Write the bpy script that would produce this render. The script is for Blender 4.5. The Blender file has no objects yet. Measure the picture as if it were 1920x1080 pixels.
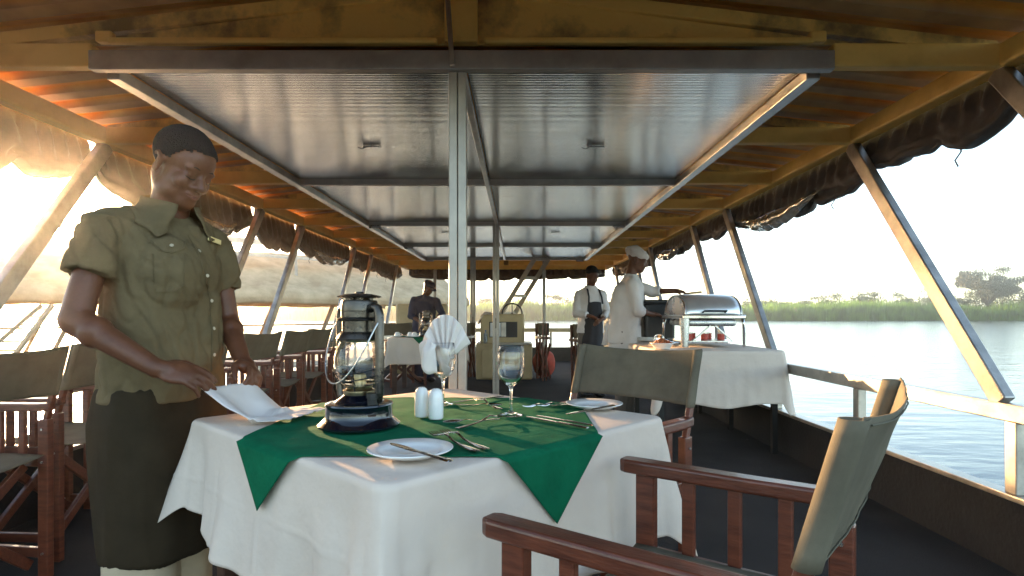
import bpy, bmesh, math, random
from mathutils import Vector, Matrix, noise, Quaternion
from mathutils.bvhtree import BVHTree
PI = math.pi
R = math.radians
random.seed(7)
S = bpy.context.scene
C = S.collection

# ---------------------------------------------------------------- camera, sky, sun
HAZE_D = 0.0017
H = 1.08           # camera height above the deck
F = 1100.0         # focal length in photo pixels (1920 wide)
cd = bpy.data.cameras.new('camera')
cam = bpy.data.objects.new('camera', cd)
C.objects.link(cam)
cam.location = (0, 0, H)
cam.rotation_euler = (R(90), 0, 0)
cd.sensor_width = 36
cd.lens = F / 1920 * 36
cd.shift_x = -10 / 1920
cd.shift_y = 50 / 1920
cd.clip_start = 0.02
cd.clip_end = 6000
S.camera = cam

SUN_AZ, SUN_EL = R(-39), R(8.1)      # azimuth from +Y towards +X
w = bpy.data.worlds.new('World')
S.world = w
w.use_nodes = True
nt = w.node_tree
bg = nt.nodes['Background']
sky = nt.nodes.new('ShaderNodeTexSky')
sky.sky_type = 'NISHITA'
sky.sun_disc = False
sky.sun_elevation = SUN_EL
sky.sun_rotation = SUN_AZ
sky.altitude = 900
sky.air_density = 0.8
sky.dust_density = 1.0
sky.ozone_density = 1.3
tint = nt.nodes.new('ShaderNodeMixRGB'); tint.blend_type = 'MULTIPLY'; tint.inputs[0].default_value = 1
tint.inputs[2].default_value = (1.0, 0.87, 0.73, 1)      # the photo's warm white balance
nt.links.new(sky.outputs[0], tint.inputs[1])
nt.links.new(tint.outputs[0], bg.inputs[0])
bg.inputs[1].default_value = 0.15
sd = bpy.data.lights.new('sun', 'SUN')
sun = bpy.data.objects.new('sun', sd)
C.objects.link(sun)
sd.energy = 3.8
sd.angle = R(0.6)
sd.color = (1.0, 0.62, 0.31)
sv = Vector((math.sin(SUN_AZ) * math.cos(SUN_EL), math.cos(SUN_AZ) * math.cos(SUN_EL), math.sin(SUN_EL)))
sun.rotation_euler = (-sv).to_track_quat('-Z', 'Y').to_euler()
S.view_settings.view_transform = 'Standard'
S.view_settings.look = 'None'
S.view_settings.exposure = 3.0
S.view_settings.gamma = 1


def P(u, v, Y):
    return Vector(((u - 970) * Y / F, Y, H - (v - 590) * Y / F))

# ---------------------------------------------------------------- materials
MATS = {}


def mat(name, col, rough=0.6, metal=0.0, var=0.0, vscale=8.0, col2=None, bump=0.0, bscale=60.0,
        stretch=(1, 1, 1), spec=0.5, coat=0.0, trans=0.0, ior=1.45, sheen=0.0, bdist=0.01, detail=6.0, sharp=(0.35, 0.65), sss=0.0,
        rvar=0.0, bstretch=None):
    if name in MATS:
        return MATS[name]
    m = bpy.data.materials.new(name)
    MATS[name] = m
    m.use_nodes = True
    n = m.node_tree
    L = n.links
    b = n.nodes['Principled BSDF']
    b.inputs['Base Color'].default_value = (*col, 1)
    b.inputs['Roughness'].default_value = rough
    b.inputs['Metallic'].default_value = metal
    b.inputs['Specular IOR Level'].default_value = spec
    b.inputs['Coat Weight'].default_value = coat
    b.inputs['Transmission Weight'].default_value = trans
    b.inputs['IOR'].default_value = ior
    b.inputs['Sheen Weight'].default_value = sheen
    if sss:
        b.inputs['Subsurface Weight'].default_value = sss
        b.inputs['Subsurface Radius'].default_value = (0.02, 0.008, 0.004)
        b.inputs['Subsurface Scale'].default_value = 0.4
    tc = n.nodes.new('ShaderNodeTexCoord')
    mp = n.nodes.new('ShaderNodeMapping')
    mp.inputs['Scale'].default_value = stretch
    L.new(tc.outputs['Object'], mp.inputs[0])
    if var or col2:
        nz = n.nodes.new('ShaderNodeTexNoise')
        nz.inputs['Scale'].default_value = vscale
        nz.inputs['Detail'].default_value = detail
        nz.inputs['Roughness'].default_value = 0.65
        L.new(mp.outputs[0], nz.inputs['Vector'])
        rp = n.nodes.new('ShaderNodeValToRGB')
        rp.color_ramp.elements[0].position = sharp[0]
        rp.color_ramp.elements[1].position = sharp[1]
        c2 = col2 if col2 else tuple(max(0, c * (1 - var)) for c in col)
        c1 = col if col2 else tuple(min(1, c * (1 + var * 0.5)) for c in col)
        rp.color_ramp.elements[0].color = (*c2, 1)
        rp.color_ramp.elements[1].color = (*c1, 1)
        L.new(nz.outputs['Fac'], rp.inputs[0])
        L.new(rp.outputs[0], b.inputs['Base Color'])
        if rvar:
            mr = n.nodes.new('ShaderNodeMapRange')
            mr.inputs['To Min'].default_value = max(0.02, rough - rvar)
            mr.inputs['To Max'].default_value = rough + rvar
            L.new(nz.outputs['Fac'], mr.inputs['Value'])
            L.new(mr.outputs[0], b.inputs['Roughness'])
    if bump:
        mp2 = mp
        if bstretch:
            mp2 = n.nodes.new('ShaderNodeMapping')
            mp2.inputs['Scale'].default_value = bstretch
            L.new(tc.outputs['Object'], mp2.inputs[0])
        nb = n.nodes.new('ShaderNodeTexNoise')
        nb.inputs['Scale'].default_value = bscale
        nb.inputs['Detail'].default_value = 5
        L.new(mp2.outputs[0], nb.inputs['Vector'])
        bp = n.nodes.new('ShaderNodeBump')
        bp.inputs['Strength'].default_value = bump
        bp.inputs['Distance'].default_value = bdist
        L.new(nb.outputs['Fac'], bp.inputs['Height'])
        L.new(bp.outputs[0], b.inputs['Normal'])
    return m


def weave(m, scale=900.0, strength=0.25):
    """fine woven bump on top of whatever bump the cloth already has"""
    n = m.node_tree
    b = n.nodes['Principled BSDF']
    tc = n.nodes.new('ShaderNodeTexCoord')
    out = None
    for ax in (0, 1, 2):
        mp = n.nodes.new('ShaderNodeMapping')
        mp.inputs['Scale'].default_value = tuple(1.0 if i == ax else 0.0 for i in range(3))
        wv = n.nodes.new('ShaderNodeTexWave')
        wv.bands_direction = 'XYZ'[ax]
        wv.inputs['Scale'].default_value = scale / 6
        n.links.new(tc.outputs['Object'], mp.inputs[0])
        n.links.new(mp.outputs[0], wv.inputs['Vector'])
        if out is None:
            out = wv.outputs['Fac']
        else:
            ad = n.nodes.new('ShaderNodeMath')
            ad.operation = 'ADD'
            n.links.new(out, ad.inputs[0])
            n.links.new(wv.outputs['Fac'], ad.inputs[1])
            out = ad.outputs[0]
    bp = n.nodes.new('ShaderNodeBump')
    bp.inputs['Strength'].default_value = strength
    bp.inputs['Distance'].default_value = 0.0006
    n.links.new(out, bp.inputs['Height'])
    if b.inputs['Normal'].links:
        n.links.new(b.inputs['Normal'].links[0].from_socket, bp.inputs['Normal'])
    n.links.new(bp.outputs[0], b.inputs['Normal'])


ALU = mat('brushed_aluminium', (0.47, 0.43, 0.38), 0.36, 0.85, var=0.35, vscale=5, bump=0.08, bscale=30, rvar=0.12,
          stretch=(1, 1, 1))
ALU2 = mat('painted_aluminium', (0.43, 0.385, 0.33), 0.45, 0.5, var=0.25, vscale=4, bump=0.05, rvar=0.1)
OCHRE = mat('ochre_paint', (0.97, 0.60, 0.15), 0.5, 0, vscale=3.2, col2=(0.80, 0.46, 0.10), bump=0.35, bscale=45, sharp=(0.3, 0.55))
OCHRE_D = mat('scuffed_ochre_paint', (0.97, 0.60, 0.15), 0.5, 0, vscale=2.2, col2=(0.30, 0.18, 0.06), bump=0.4, bscale=60,
              sharp=(0.36, 0.52), detail=9)
WOOD = mat('mahogany', (0.19, 0.052, 0.025), 0.33, 0, vscale=9, col2=(0.07, 0.018, 0.010), stretch=(1, 1, 7), bump=0.12, bscale=30,
           coat=0.25, sharp=(0.3, 0.7))
WOODH = mat('mahogany_along', (0.17, 0.046, 0.022), 0.33, 0, vscale=9, col2=(0.06, 0.016, 0.009), stretch=(9, 1.2, 9), bump=0.12,
            bscale=30, coat=0.25, sharp=(0.3, 0.7))
CANVAS = mat('olive_canvas', (0.145, 0.125, 0.088), 0.95, 0, var=0.25, vscale=5, bump=0.25, bscale=12, spec=.2)
weave(CANVAS, 1800, 0.2)
TARP = mat('brown_tarpaulin', (0.095, 0.062, 0.045), 0.62, 0, var=0.4, vscale=6, bump=0.5, bscale=22, sheen=0.1)
PLASTIC = mat('clear_window_plastic', (0.33, 0.25, 0.17), 0.12, 0, var=0.3, vscale=10, bump=0.8, bscale=14, coat=0.8)
CLOTH = mat('white_tablecloth', (0.70, 0.58, 0.485), 0.95, 0, var=0.05, vscale=3, bump=0.7, bscale=4.0, bdist=.025, spec=.2)
weave(CLOTH, 1800, 0.25)
NAPKIN = mat('white_napkin', (0.78, 0.70, 0.65), 0.95, 0, bump=0.3, bscale=12, spec=.2)
weave(NAPKIN, 2000, 0.3)
GREEN = mat('green_cloth', (0.006, 0.125, 0.058), 1.0, 0, var=0.2, vscale=9, bump=0.8, bscale=9, bdist=.02, spec=.08)
weave(GREEN, 1800, 0.35)
CHINA = mat('white_china', (0.82, 0.80, 0.77), 0.12, 0, coat=0.5)
STEEL = mat('polished_steel', (0.62, 0.60, 0.57), 0.13, 1.0, bump=0.02, bscale=20, rvar=0.06, var=0.1)
STEEL2 = mat('dull_steel', (0.55, 0.54, 0.52), 0.28, 1.0, bump=0.04, bscale=30, rvar=0.1, var=0.15)
GLASS = mat('clear_glass', (1, 1, 1), 0.0, 0, trans=1.0, ior=1.45)
CHIMG = mat('lamp_glass', (0.98, 0.96, 0.92), 0.02, 0, trans=1.0, ior=1.35, bump=0.04, bscale=20)
NAVY = mat('navy_enamel', (0.003, 0.0035, 0.008), 0.18, 0, coat=0.8, var=0.4, vscale=12, bump=0.05, bscale=60)
BRONZE = mat('dark_lamp_metal', (0.10, 0.085, 0.07), 0.28, 0.8, var=0.4, vscale=15, bump=0.1, bscale=60, rvar=0.12)
BRASS = mat('brass', (0.34, 0.27, 0.16), 0.3, 1.0, var=0.2, vscale=20)
BLACK = mat('black_plastic', (0.012, 0.012, 0.013), 0.35, 0)
BLACKM = mat('black_metal', (0.02, 0.02, 0.02), 0.4, 0.3)
CREAM = mat('cream_paint', (0.56, 0.42, 0.22), 0.45, 0, var=0.12, vscale=4, bump=0.06, bscale=25)
RED = mat('red_cover', (0.45, 0.06, 0.03), 0.7, 0, var=0.3, vscale=9, bump=0.2, bscale=25)
REDLABEL = mat('red_tin', (0.42, 0.05, 0.03), 0.35, 0.2, var=0.2, vscale=30)
PAPER = mat('paper', (0.7, 0.7, 0.68), 0.8)
SKIN = mat('dark_skin', (0.135, 0.050, 0.024), 0.43, 0, var=0.22, vscale=14, bump=0.06, bscale=220, sss=0.12, spec=0.45)
LIP = mat('lip_skin', (0.17, 0.058, 0.038), 0.42, 0, var=0.15, vscale=60, sss=0.1)
HAIR = mat('black_hair', (0.010, 0.007, 0.006), 0.85, 0, bump=1.0, bscale=260)
KHAKI = mat('khaki_shirt', (0.150, 0.108, 0.055), 0.95, 0, var=0.15, vscale=8, bump=0.5, bscale=14, spec=.2)
weave(KHAKI, 1500, 0.4)
APRON = mat('dark_apron', (0.036, 0.025, 0.014), 0.95, 0, var=0.2, vscale=8, bump=0.3, bscale=18, spec=.15)
weave(APRON, 1500, 0.3)
TROUSER = mat('khaki_trousers', (0.47, 0.37, 0.25), 0.9, 0, var=0.12, vscale=6, bump=0.3, bscale=14)
WHITE = mat('white_cotton', (0.68, 0.62, 0.58), 0.95, 0, var=0.06, vscale=6, bump=0.6, bscale=12, spec=.2)
GREYT = mat('grey_trousers', (0.13, 0.105, 0.085), 0.9, 0, bump=0.2, bscale=20)
DARKA = mat('black_apron', (0.022, 0.022, 0.026), 0.85, 0, bump=0.2, bscale=20)
NAVYC = mat('navy_cotton', (0.025, 0.03, 0.06), 0.9, 0, bump=0.25, bscale=20)
FOOD = mat('noodle_food', (0.5, 0.16, 0.05), 0.5, 0, vscale=60, col2=(0.22, 0.05, 0.02), bump=0.5, bscale=90)
BARK = mat('bark', (0.07, 0.05, 0.035), 0.9, 0, bump=0.6, bscale=5)
ROOFC = mat('beige_canvas_roof', (0.62, 0.45, 0.27), 0.95, 0, vscale=1.6, col2=(0.40, 0.27, 0.15), bump=0.8, bscale=6, stretch=(1, 1, 1))


def carpet():
    m = mat('deck_carpet', (0.022, 0.020, 0.021), 0.95, 0, bump=0.8, bscale=420)
    n = m.node_tree
    b = n.nodes['Principled BSDF']
    tc = n.nodes.new('ShaderNodeTexCoord')
    a = n.nodes.new('ShaderNodeTexNoise'); a.inputs['Scale'].default_value = 260; a.inputs['Detail'].default_value = 2
    ra = n.nodes.new('ShaderNodeValToRGB')
    ra.color_ramp.elements[0].position = 0.35; ra.color_ramp.elements[0].color = (0.006, 0.006, 0.007, 1)
    ra.color_ramp.elements[1].position = 0.72; ra.color_ramp.elements[1].color = (0.050, 0.045, 0.044, 1)
    c = n.nodes.new('ShaderNodeTexNoise'); c.inputs['Scale'].default_value = 1.8; c.inputs['Detail'].default_value = 6
    mix = n.nodes.new('ShaderNodeMixRGB'); mix.blend_type = 'MULTIPLY'; mix.inputs[0].default_value = 0.7
    rc = n.nodes.new('ShaderNodeValToRGB')
    rc.color_ramp.elements[0].position = 0.35; rc.color_ramp.elements[0].color = (0.35, 0.35, 0.35, 1)
    rc.color_ramp.elements[1].position = 0.65; rc.color_ramp.elements[1].color = (1.5, 1.42, 1.35, 1)
    v = n.nodes.new('ShaderNodeTexVoronoi'); v.inputs['Scale'].default_value = 3.3; v.inputs['Randomness'].default_value = 1
    rv = n.nodes.new('ShaderNodeValToRGB')
    rv.color_ramp.elements[0].position = 0.018; rv.color_ramp.elements[0].color = (1, 1, 1, 1)
    rv.color_ramp.elements[1].position = 0.024; rv.color_ramp.elements[1].color = (0, 0, 0, 1)
    m2 = n.nodes.new('ShaderNodeMixRGB'); m2.inputs[2].default_value = (0.38, 0.33, 0.27, 1)
    for t in (a, c, v):
        n.links.new(tc.outputs['Object'], t.inputs['Vector'])
    n.links.new(a.outputs['Fac'], ra.inputs[0]); n.links.new(c.outputs['Fac'], rc.inputs[0])
    n.links.new(ra.outputs[0], mix.inputs[1]); n.links.new(rc.outputs[0], mix.inputs[2])
    n.links.new(v.outputs['Distance'], rv.inputs[0])
    n.links.new(rv.outputs[0], m2.inputs[0]); n.links.new(mix.outputs[0], m2.inputs[1])
    n.links.new(m2.outputs[0], b.inputs['Base Color'])
    return m


CARPET = carpet()


def panel_material():
    m = mat('twinwall_panel', (0.50, 0.49, 0.47), 0.10, 0.85)
    n = m.node_tree
    b = n.nodes['Principled BSDF']
    tc = n.nodes.new('ShaderNodeTexCoord')
    wv = n.nodes.new('ShaderNodeTexWave'); wv.bands_direction = 'Y'; wv.inputs['Scale'].default_value = 16
    wv.inputs['Distortion'].default_value = 0.0
    wv2 = n.nodes.new('ShaderNodeTexWave'); wv2.bands_direction = 'Y'; wv2.inputs['Scale'].default_value = 3.1
    nz = n.nodes.new('ShaderNodeTexNoise'); nz.inputs['Scale'].default_value = 5; nz.inputs['Detail'].default_value = 8
    sp = n.nodes.new('ShaderNodeTexNoise'); sp.inputs['Scale'].default_value = 38; sp.inputs['Detail'].default_value = 3
    mp = n.nodes.new('ShaderNodeMapping'); mp.inputs['Scale'].default_value = (0.5, 1.6, 1)
    for t in (wv, wv2, nz):
        n.links.new(tc.outputs['Object'], t.inputs['Vector'])
    n.links.new(tc.outputs['Object'], mp.inputs[0]); n.links.new(mp.outputs[0], sp.inputs['Vector'])
    # colour: twin-wall ribs, dust
    r1 = n.nodes.new('ShaderNodeValToRGB')
    r1.color_ramp.elements[0].position = 0.0; r1.color_ramp.elements[0].color = (0.30, 0.285, 0.265, 1)
    r1.color_ramp.elements[1].position = 0.35; r1.color_ramp.elements[1].color = (0.47, 0.455, 0.435, 1)
    n.links.new(wv.outputs['Fac'], r1.inputs[0])
    r2 = n.nodes.new('ShaderNodeValToRGB')
    r2.color_ramp.elements[0].position = 0.66; r2.color_ramp.elements[0].color = (1, 1, 1, 1)
    r2.color_ramp.elements[1].position = 0.74; r2.color_ramp.elements[1].color = (0.35, 0.28, 0.22, 1)
    n.links.new(sp.outputs['Fac'], r2.inputs[0])
    mx = n.nodes.new('ShaderNodeMixRGB'); mx.blend_type = 'MULTIPLY'; mx.inputs[0].default_value = 1
    n.links.new(r1.outputs[0], mx.inputs[1]); n.links.new(r2.outputs[0], mx.inputs[2])
    n.links.new(mx.outputs[0], b.inputs['Base Color'])
    mr = n.nodes.new('ShaderNodeMapRange'); mr.inputs['To Min'].default_value = 0.08; mr.inputs['To Max'].default_value = 0.24
    n.links.new(nz.outputs['Fac'], mr.inputs['Value']); n.links.new(mr.outputs[0], b.inputs['Roughness'])
    ad = n.nodes.new('ShaderNodeMath'); ad.operation = 'MULTIPLY_ADD'; ad.inputs[1].default_value = 0.35
    n.links.new(wv2.outputs['Fac'], ad.inputs[0]); n.links.new(wv.outputs['Fac'], ad.inputs[2])
    bp = n.nodes.new('ShaderNodeBump'); bp.inputs['Strength'].default_value = 0.22; bp.inputs['Distance'].default_value = 0.004
    n.links.new(ad.outputs[0], bp.inputs['Height']); n.links.new(bp.outputs[0], b.inputs['Normal'])
    return m


PANEL = panel_material()


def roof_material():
    """ochre underside, the recessed flutes of the sheet painted orange as lit by sun off the water"""
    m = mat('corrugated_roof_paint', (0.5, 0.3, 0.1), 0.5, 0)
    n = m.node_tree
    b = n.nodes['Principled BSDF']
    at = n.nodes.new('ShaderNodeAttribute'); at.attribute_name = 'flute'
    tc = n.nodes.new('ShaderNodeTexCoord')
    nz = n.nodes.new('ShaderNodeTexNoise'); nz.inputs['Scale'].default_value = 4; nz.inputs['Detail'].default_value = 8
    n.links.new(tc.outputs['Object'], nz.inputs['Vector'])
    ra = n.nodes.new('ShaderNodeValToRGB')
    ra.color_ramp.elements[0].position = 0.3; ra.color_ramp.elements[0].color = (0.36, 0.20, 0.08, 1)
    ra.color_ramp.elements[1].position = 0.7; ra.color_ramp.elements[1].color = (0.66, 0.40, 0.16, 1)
    rb = n.nodes.new('ShaderNodeValToRGB')  # flute colour: stripes of reflected sunlight painted in as orange
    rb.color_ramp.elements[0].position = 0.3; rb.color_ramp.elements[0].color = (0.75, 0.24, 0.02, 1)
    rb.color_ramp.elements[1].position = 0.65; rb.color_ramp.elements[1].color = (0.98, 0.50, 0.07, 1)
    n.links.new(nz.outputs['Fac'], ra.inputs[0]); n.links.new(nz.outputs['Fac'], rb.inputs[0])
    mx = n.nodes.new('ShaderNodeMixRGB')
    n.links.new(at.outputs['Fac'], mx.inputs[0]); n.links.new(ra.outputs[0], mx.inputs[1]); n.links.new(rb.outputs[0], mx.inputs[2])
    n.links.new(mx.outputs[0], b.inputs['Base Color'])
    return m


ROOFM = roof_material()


def water_material():
    m = mat('river_water', (0.025, 0.045, 0.055), 0.16, 0, ior=1.33, spec=0.6)
    n = m.node_tree
    b = n.nodes['Principled BSDF']
    tc = n.nodes.new('ShaderNodeTexCoord')
    hs = []
    for sc, st, wt in ((0.55, (0.45, 1.0, 1), 1.0), (2.2, (0.45, 1.0, 1), 0.42), (7.0, (0.5, 1.0, 1), 0.10)):
        mp = n.nodes.new('ShaderNodeMapping'); mp.inputs['Scale'].default_value = st
        mp.inputs['Rotation'].default_value = (0, 0, R(12))
        nz = n.nodes.new('ShaderNodeTexNoise'); nz.inputs['Scale'].default_value = sc; nz.inputs['Detail'].default_value = 3
        n.links.new(tc.outputs['Object'], mp.inputs[0]); n.links.new(mp.outputs[0], nz.inputs['Vector'])
        mu = n.nodes.new('ShaderNodeMath'); mu.operation = 'MULTIPLY'; mu.inputs[1].default_value = wt
        n.links.new(nz.outputs['Fac'], mu.inputs[0])
        hs.append(mu.outputs[0])
    a = n.nodes.new('ShaderNodeMath'); a.operation = 'ADD'
    n.links.new(hs[0], a.inputs[0]); n.links.new(hs[1], a.inputs[1])
    a2 = n.nodes.new('ShaderNodeMath'); a2.operation = 'ADD'
    n.links.new(a.outputs[0], a2.inputs[0]); n.links.new(hs[2], a2.inputs[1])
    bp = n.nodes.new('ShaderNodeBump'); bp.inputs['Strength'].default_value = 0.42; bp.inputs['Distance'].default_value = 0.085
    n.links.new(a2.outputs[0], bp.inputs['Height']); n.links.new(bp.outputs[0], b.inputs['Normal'])
    return m


def leaf_material(name, c1, c2, trans=0.35, dry=None):
    m = bpy.data.materials.new(name)
    m.use_nodes = True
    n = m.node_tree
    b = n.nodes['Principled BSDF']
    gi = n.nodes.new('ShaderNodeTexCoord')
    nz = n.nodes.new('ShaderNodeTexNoise'); nz.inputs['Scale'].default_value = 0.35; nz.inputs['Detail'].default_value = 8
    n.links.new(gi.outputs['Object'], nz.inputs['Vector'])
    rp = n.nodes.new('ShaderNodeValToRGB')
    rp.color_ramp.elements[0].position = 0.38; rp.color_ramp.elements[0].color = (*c2, 1)
    rp.color_ramp.elements[1].position = 0.62; rp.color_ramp.elements[1].color = (*c1, 1)
    if dry:
        e_ = rp.color_ramp.elements.new(0.70); e_.color = (*dry, 1)
    n.links.new(nz.outputs['Fac'], rp.inputs[0])
    n.links.new(rp.outputs[0], b.inputs['Base Color'])
    b.inputs['Roughness'].default_value = 0.6
    tr = n.nodes.new('ShaderNodeBsdfTranslucent')
    n.links.new(rp.outputs[0], tr.inputs[0])
    mx = n.nodes.new('ShaderNodeMixShader'); mx.inputs[0].default_value = trans
    out = n.nodes['Material Output']
    n.links.new(b.outputs[0], mx.inputs[1]); n.links.new(tr.outputs[0], mx.inputs[2])
    n.links.new(mx.outputs[0], out.inputs[0])
    return m


REED = leaf_material('reed_leaves', (0.15, 0.29, 0.03), (0.06, 0.14, 0.02), 0.5, (0.27, 0.25, 0.09))
BUSH = leaf_material('bush_leaves', (0.07, 0.11, 0.03), (0.035, 0.06, 0.02), 0.3)
ACACIA = leaf_material('acacia_leaves', (0.06, 0.07, 0.035), (0.04, 0.045, 0.03), 0.25)

# ---------------------------------------------------------------- mesh helpers


def thing(name, label, cat, loc=(0, 0, 0), rotz=0.0, group=None, kind=None):
    o = bpy.data.objects.new(name, None)
    o.empty_display_size = 0.1
    C.objects.link(o)
    o.location = loc
    o.rotation_euler = (0, 0, rotz)
    tag(o, label, cat, group, kind)
    return o


def tag(o, label=None, cat=None, group=None, kind=None):
    if label: o['label'] = label
    if cat: o['category'] = cat
    if group: o['group'] = group
    if kind: o['kind'] = kind
    return o


class MB:
    def __init__(self):
        self.v, self.f = [], []

    def add(self, vs, fs):
        o = len(self.v)
        self.v += [Vector(x) for x in vs]
        self.f += [tuple(i + o for i in f) for f in fs]
        return self

    def box(self, c, s, rot=None):
        c = Vector(c)
        vs = []
        for x in (-.5, .5):
            for y in (-.5, .5):
                for z in (-.5, .5):
                    p = Vector((x * s[0], y * s[1], z * s[2]))
                    if rot is not None:
                        p = rot @ p
                    vs.append(c + p)
        return self.add(vs, [(0, 1, 3, 2), (4, 6, 7, 5), (0, 4, 5, 1), (2, 3, 7, 6), (0, 2, 6, 4), (1, 5, 7, 3)])

    def bar(self, a, b, w, h, up=(0, 0, 1)):
        """box bar from a to b; w across, h along 'up'"""
        a, b = Vector(a), Vector(b)
        d = (b - a).normalized()
        up = Vector(up)
        s = d.cross(up)
        if s.length < 1e-4:
            s = d.cross(Vector((0, 1, 0)))
        s.normalize()
        u = s.cross(d).normalized()
        vs = []
        for p in (a, b):
            for sx, sy in ((-1, -1), (1, -1), (1, 1), (-1, 1)):
                vs.append(p + s * sx * w / 2 + u * sy * h / 2)
        return self.add(vs, [(0, 1, 2, 3), (7, 6, 5, 4), (0, 4, 5, 1), (1, 5, 6, 2), (2, 6, 7, 3), (3, 7, 4, 0)])

    def tube(self, pts, r, n=8, cap=True, closed=False):
        pts = [Vector(p) for p in pts]
        rs = r if isinstance(r, (list, tuple)) else [r] * len(pts)
        vs, fs = [], []
        pu = None
        m = len(pts)
        for i, p in enumerate(pts):
            if closed:
                d = pts[(i + 1) % m] - pts[i - 1]
            else:
                d = pts[min(i + 1, m - 1)] - pts[max(i - 1, 0)]
            d.normalize()
            if pu is None:
                pu = d.orthogonal().normalized()
            pu = (pu - d * pu.dot(d))
            if pu.length < 1e-5:
                pu = d.orthogonal()
            pu.normalize()
            q = d.cross(pu)
            for k in range(n):
                t = 2 * PI * k / n
                vs.append(p + (pu * math.cos(t) + q * math.sin(t)) * rs[i])
        for i in range(m if closed else m - 1):
            j = (i + 1) % m
            for k in range(n):
                fs.append((i * n + k, i * n + (k + 1) % n, j * n + (k + 1) % n, j * n + k))
        if cap and not closed:
            fs.append(tuple(range(n))[::-1])
            fs.append(tuple((m - 1) * n + k for k in range(n)))
        return self.add(vs, fs)

    def lathe(self, prof, c=(0, 0, 0), n=32, axis=None, closed=False):
        """prof = [(r,z)...]"""
        c = Vector(c)
        rot = Vector((0, 0, 1)).rotation_difference(Vector(axis)) if axis is not None else None
        vs, fs = [], []
        m = len(prof)
        for r, z in prof:
            for k in range(n):
                t = 2 * PI * k / n
                p = Vector((max(r, 1e-5) * math.cos(t), max(r, 1e-5) * math.sin(t), z))
                if rot: p = rot @ p
                vs.append(c + p)
        for i in range(m if closed else m - 1):
            j = (i + 1) % m
            for k in range(n):
                fs.append((i * n + k, i * n + (k + 1) % n, j * n + (k + 1) % n, j * n + k))
        return self.add(vs, fs)

    def ell(self, c, r, rot=None, nu=16, nv=10):
        c = Vector(c)
        if not isinstance(r, (tuple, list)):
            r = (r, r, r)
        vs, fs = [], []
        def put(p):
            p = Vector((p[0] * r[0], p[1] * r[1], p[2] * r[2]))
            if rot is not None: p = rot @ p
            vs.append(c + p)
        put((0, 0, 1))
        for i in range(1, nv):
            a = PI * i / nv
            for k in range(nu):
                t = 2 * PI * k / nu
                put((math.sin(a) * math.cos(t), math.sin(a) * math.sin(t), math.cos(a)))
        put((0, 0, -1))
        for k in range(nu):
            fs.append((0, 1 + k, 1 + (k + 1) % nu))
            e = 1 + (nv - 2) * nu
            fs.append((len(vs) - 1, e + (k + 1) % nu, e + k))
        for i in range(nv - 2):
            for k in range(nu):
                a = 1 + i * nu
                fs.append((a + k, a + nu + k, a + nu + (k + 1) % nu, a + (k + 1) % nu))
        return self.add(vs, fs)

    def cap(self, a, b, ra, rb, n=12):
        """tapered capsule"""
        a, b = Vector(a), Vector(b)
        self.cone(a, b, ra, rb, n)
        self.ell(a, ra, nu=n, nv=8)
        self.ell(b, rb, nu=n, nv=8)
        return self

    def cone(self, a, b, ra, rb, n=16):
        a, b = Vector(a), Vector(b)
        if (b - a).length < 1e-6: return self
        return self.tube([a, b], [ra, rb], n)

    def loft(self, rings, cap=True):
        """rings: lists of points of equal count"""
        n = len(rings[0])
        vs = [Vector(p) for r in rings for p in r]
        fs = []
        for i in range(len(rings) - 1):
            for k in range(n):
                fs.append((i * n + k, i * n + (k + 1) % n, (i + 1) * n + (k + 1) % n, (i + 1) * n + k))
        if cap:
            fs.append(tuple(range(n))[::-1])
            fs.append(tuple((len(rings) - 1) * n + k for k in range(n)))
        return self.add(vs, fs)

    def grid(self, fn, nu, nv, closed_u=False):
        vs = [fn(i / (nu if closed_u else nu - 1), j / (nv - 1)) for j in range(nv) for i in range(nu)]
        fs = []
        for j in range(nv - 1):
            for i in range(nu if closed_u else nu - 1):
                k = (i + 1) % nu
                fs.append((j * nu + i, j * nu + k, (j + 1) * nu + k, (j + 1) * nu + i))
        return self.add(vs, fs)

    def build(self, name, m, parent=None, world=False, smooth=False, bevel=0.0, solid=0.0, sub=0, auto=False, seg=2, solid_off=-1):
        off = Vector((0, 0, 0))
        if parent is not None and world:
            off = Vector(parent.location)
            pp = parent.parent
            while pp is not None:
                off += Vector(pp.location); pp = pp.parent
        me = bpy.data.meshes.new(name)
        me.from_pydata([tuple(p - off) for p in self.v], [], self.f)
        me.materials.append(m)
        me.validate()
        bm = bmesh.new(); bm.from_mesh(me)
        bmesh.ops.recalc_face_normals(bm, faces=bm.faces)
        bm.to_mesh(me); bm.free()
        if smooth:
            for p in me.polygons: p.use_smooth = True
        if auto:
            for p in me.polygons: p.use_smooth = True
            me.set_sharp_from_angle(angle=R(35))
        o = bpy.data.objects.new(name, me)
        C.objects.link(o)
        if parent is not None: o.parent = parent
        if solid:
            md = o.modifiers.new('thick', 'SOLIDIFY'); md.thickness = solid; md.offset = solid_off
        if bevel:
            md = o.modifiers.new('bevel', 'BEVEL'); md.width = bevel; md.segments = seg; md.limit_method = 'ANGLE'; md.angle_limit = R(40)
        if sub:
            md = o.modifiers.new('sub', 'SUBSURF'); md.levels = sub; md.render_levels = sub
        return o


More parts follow.
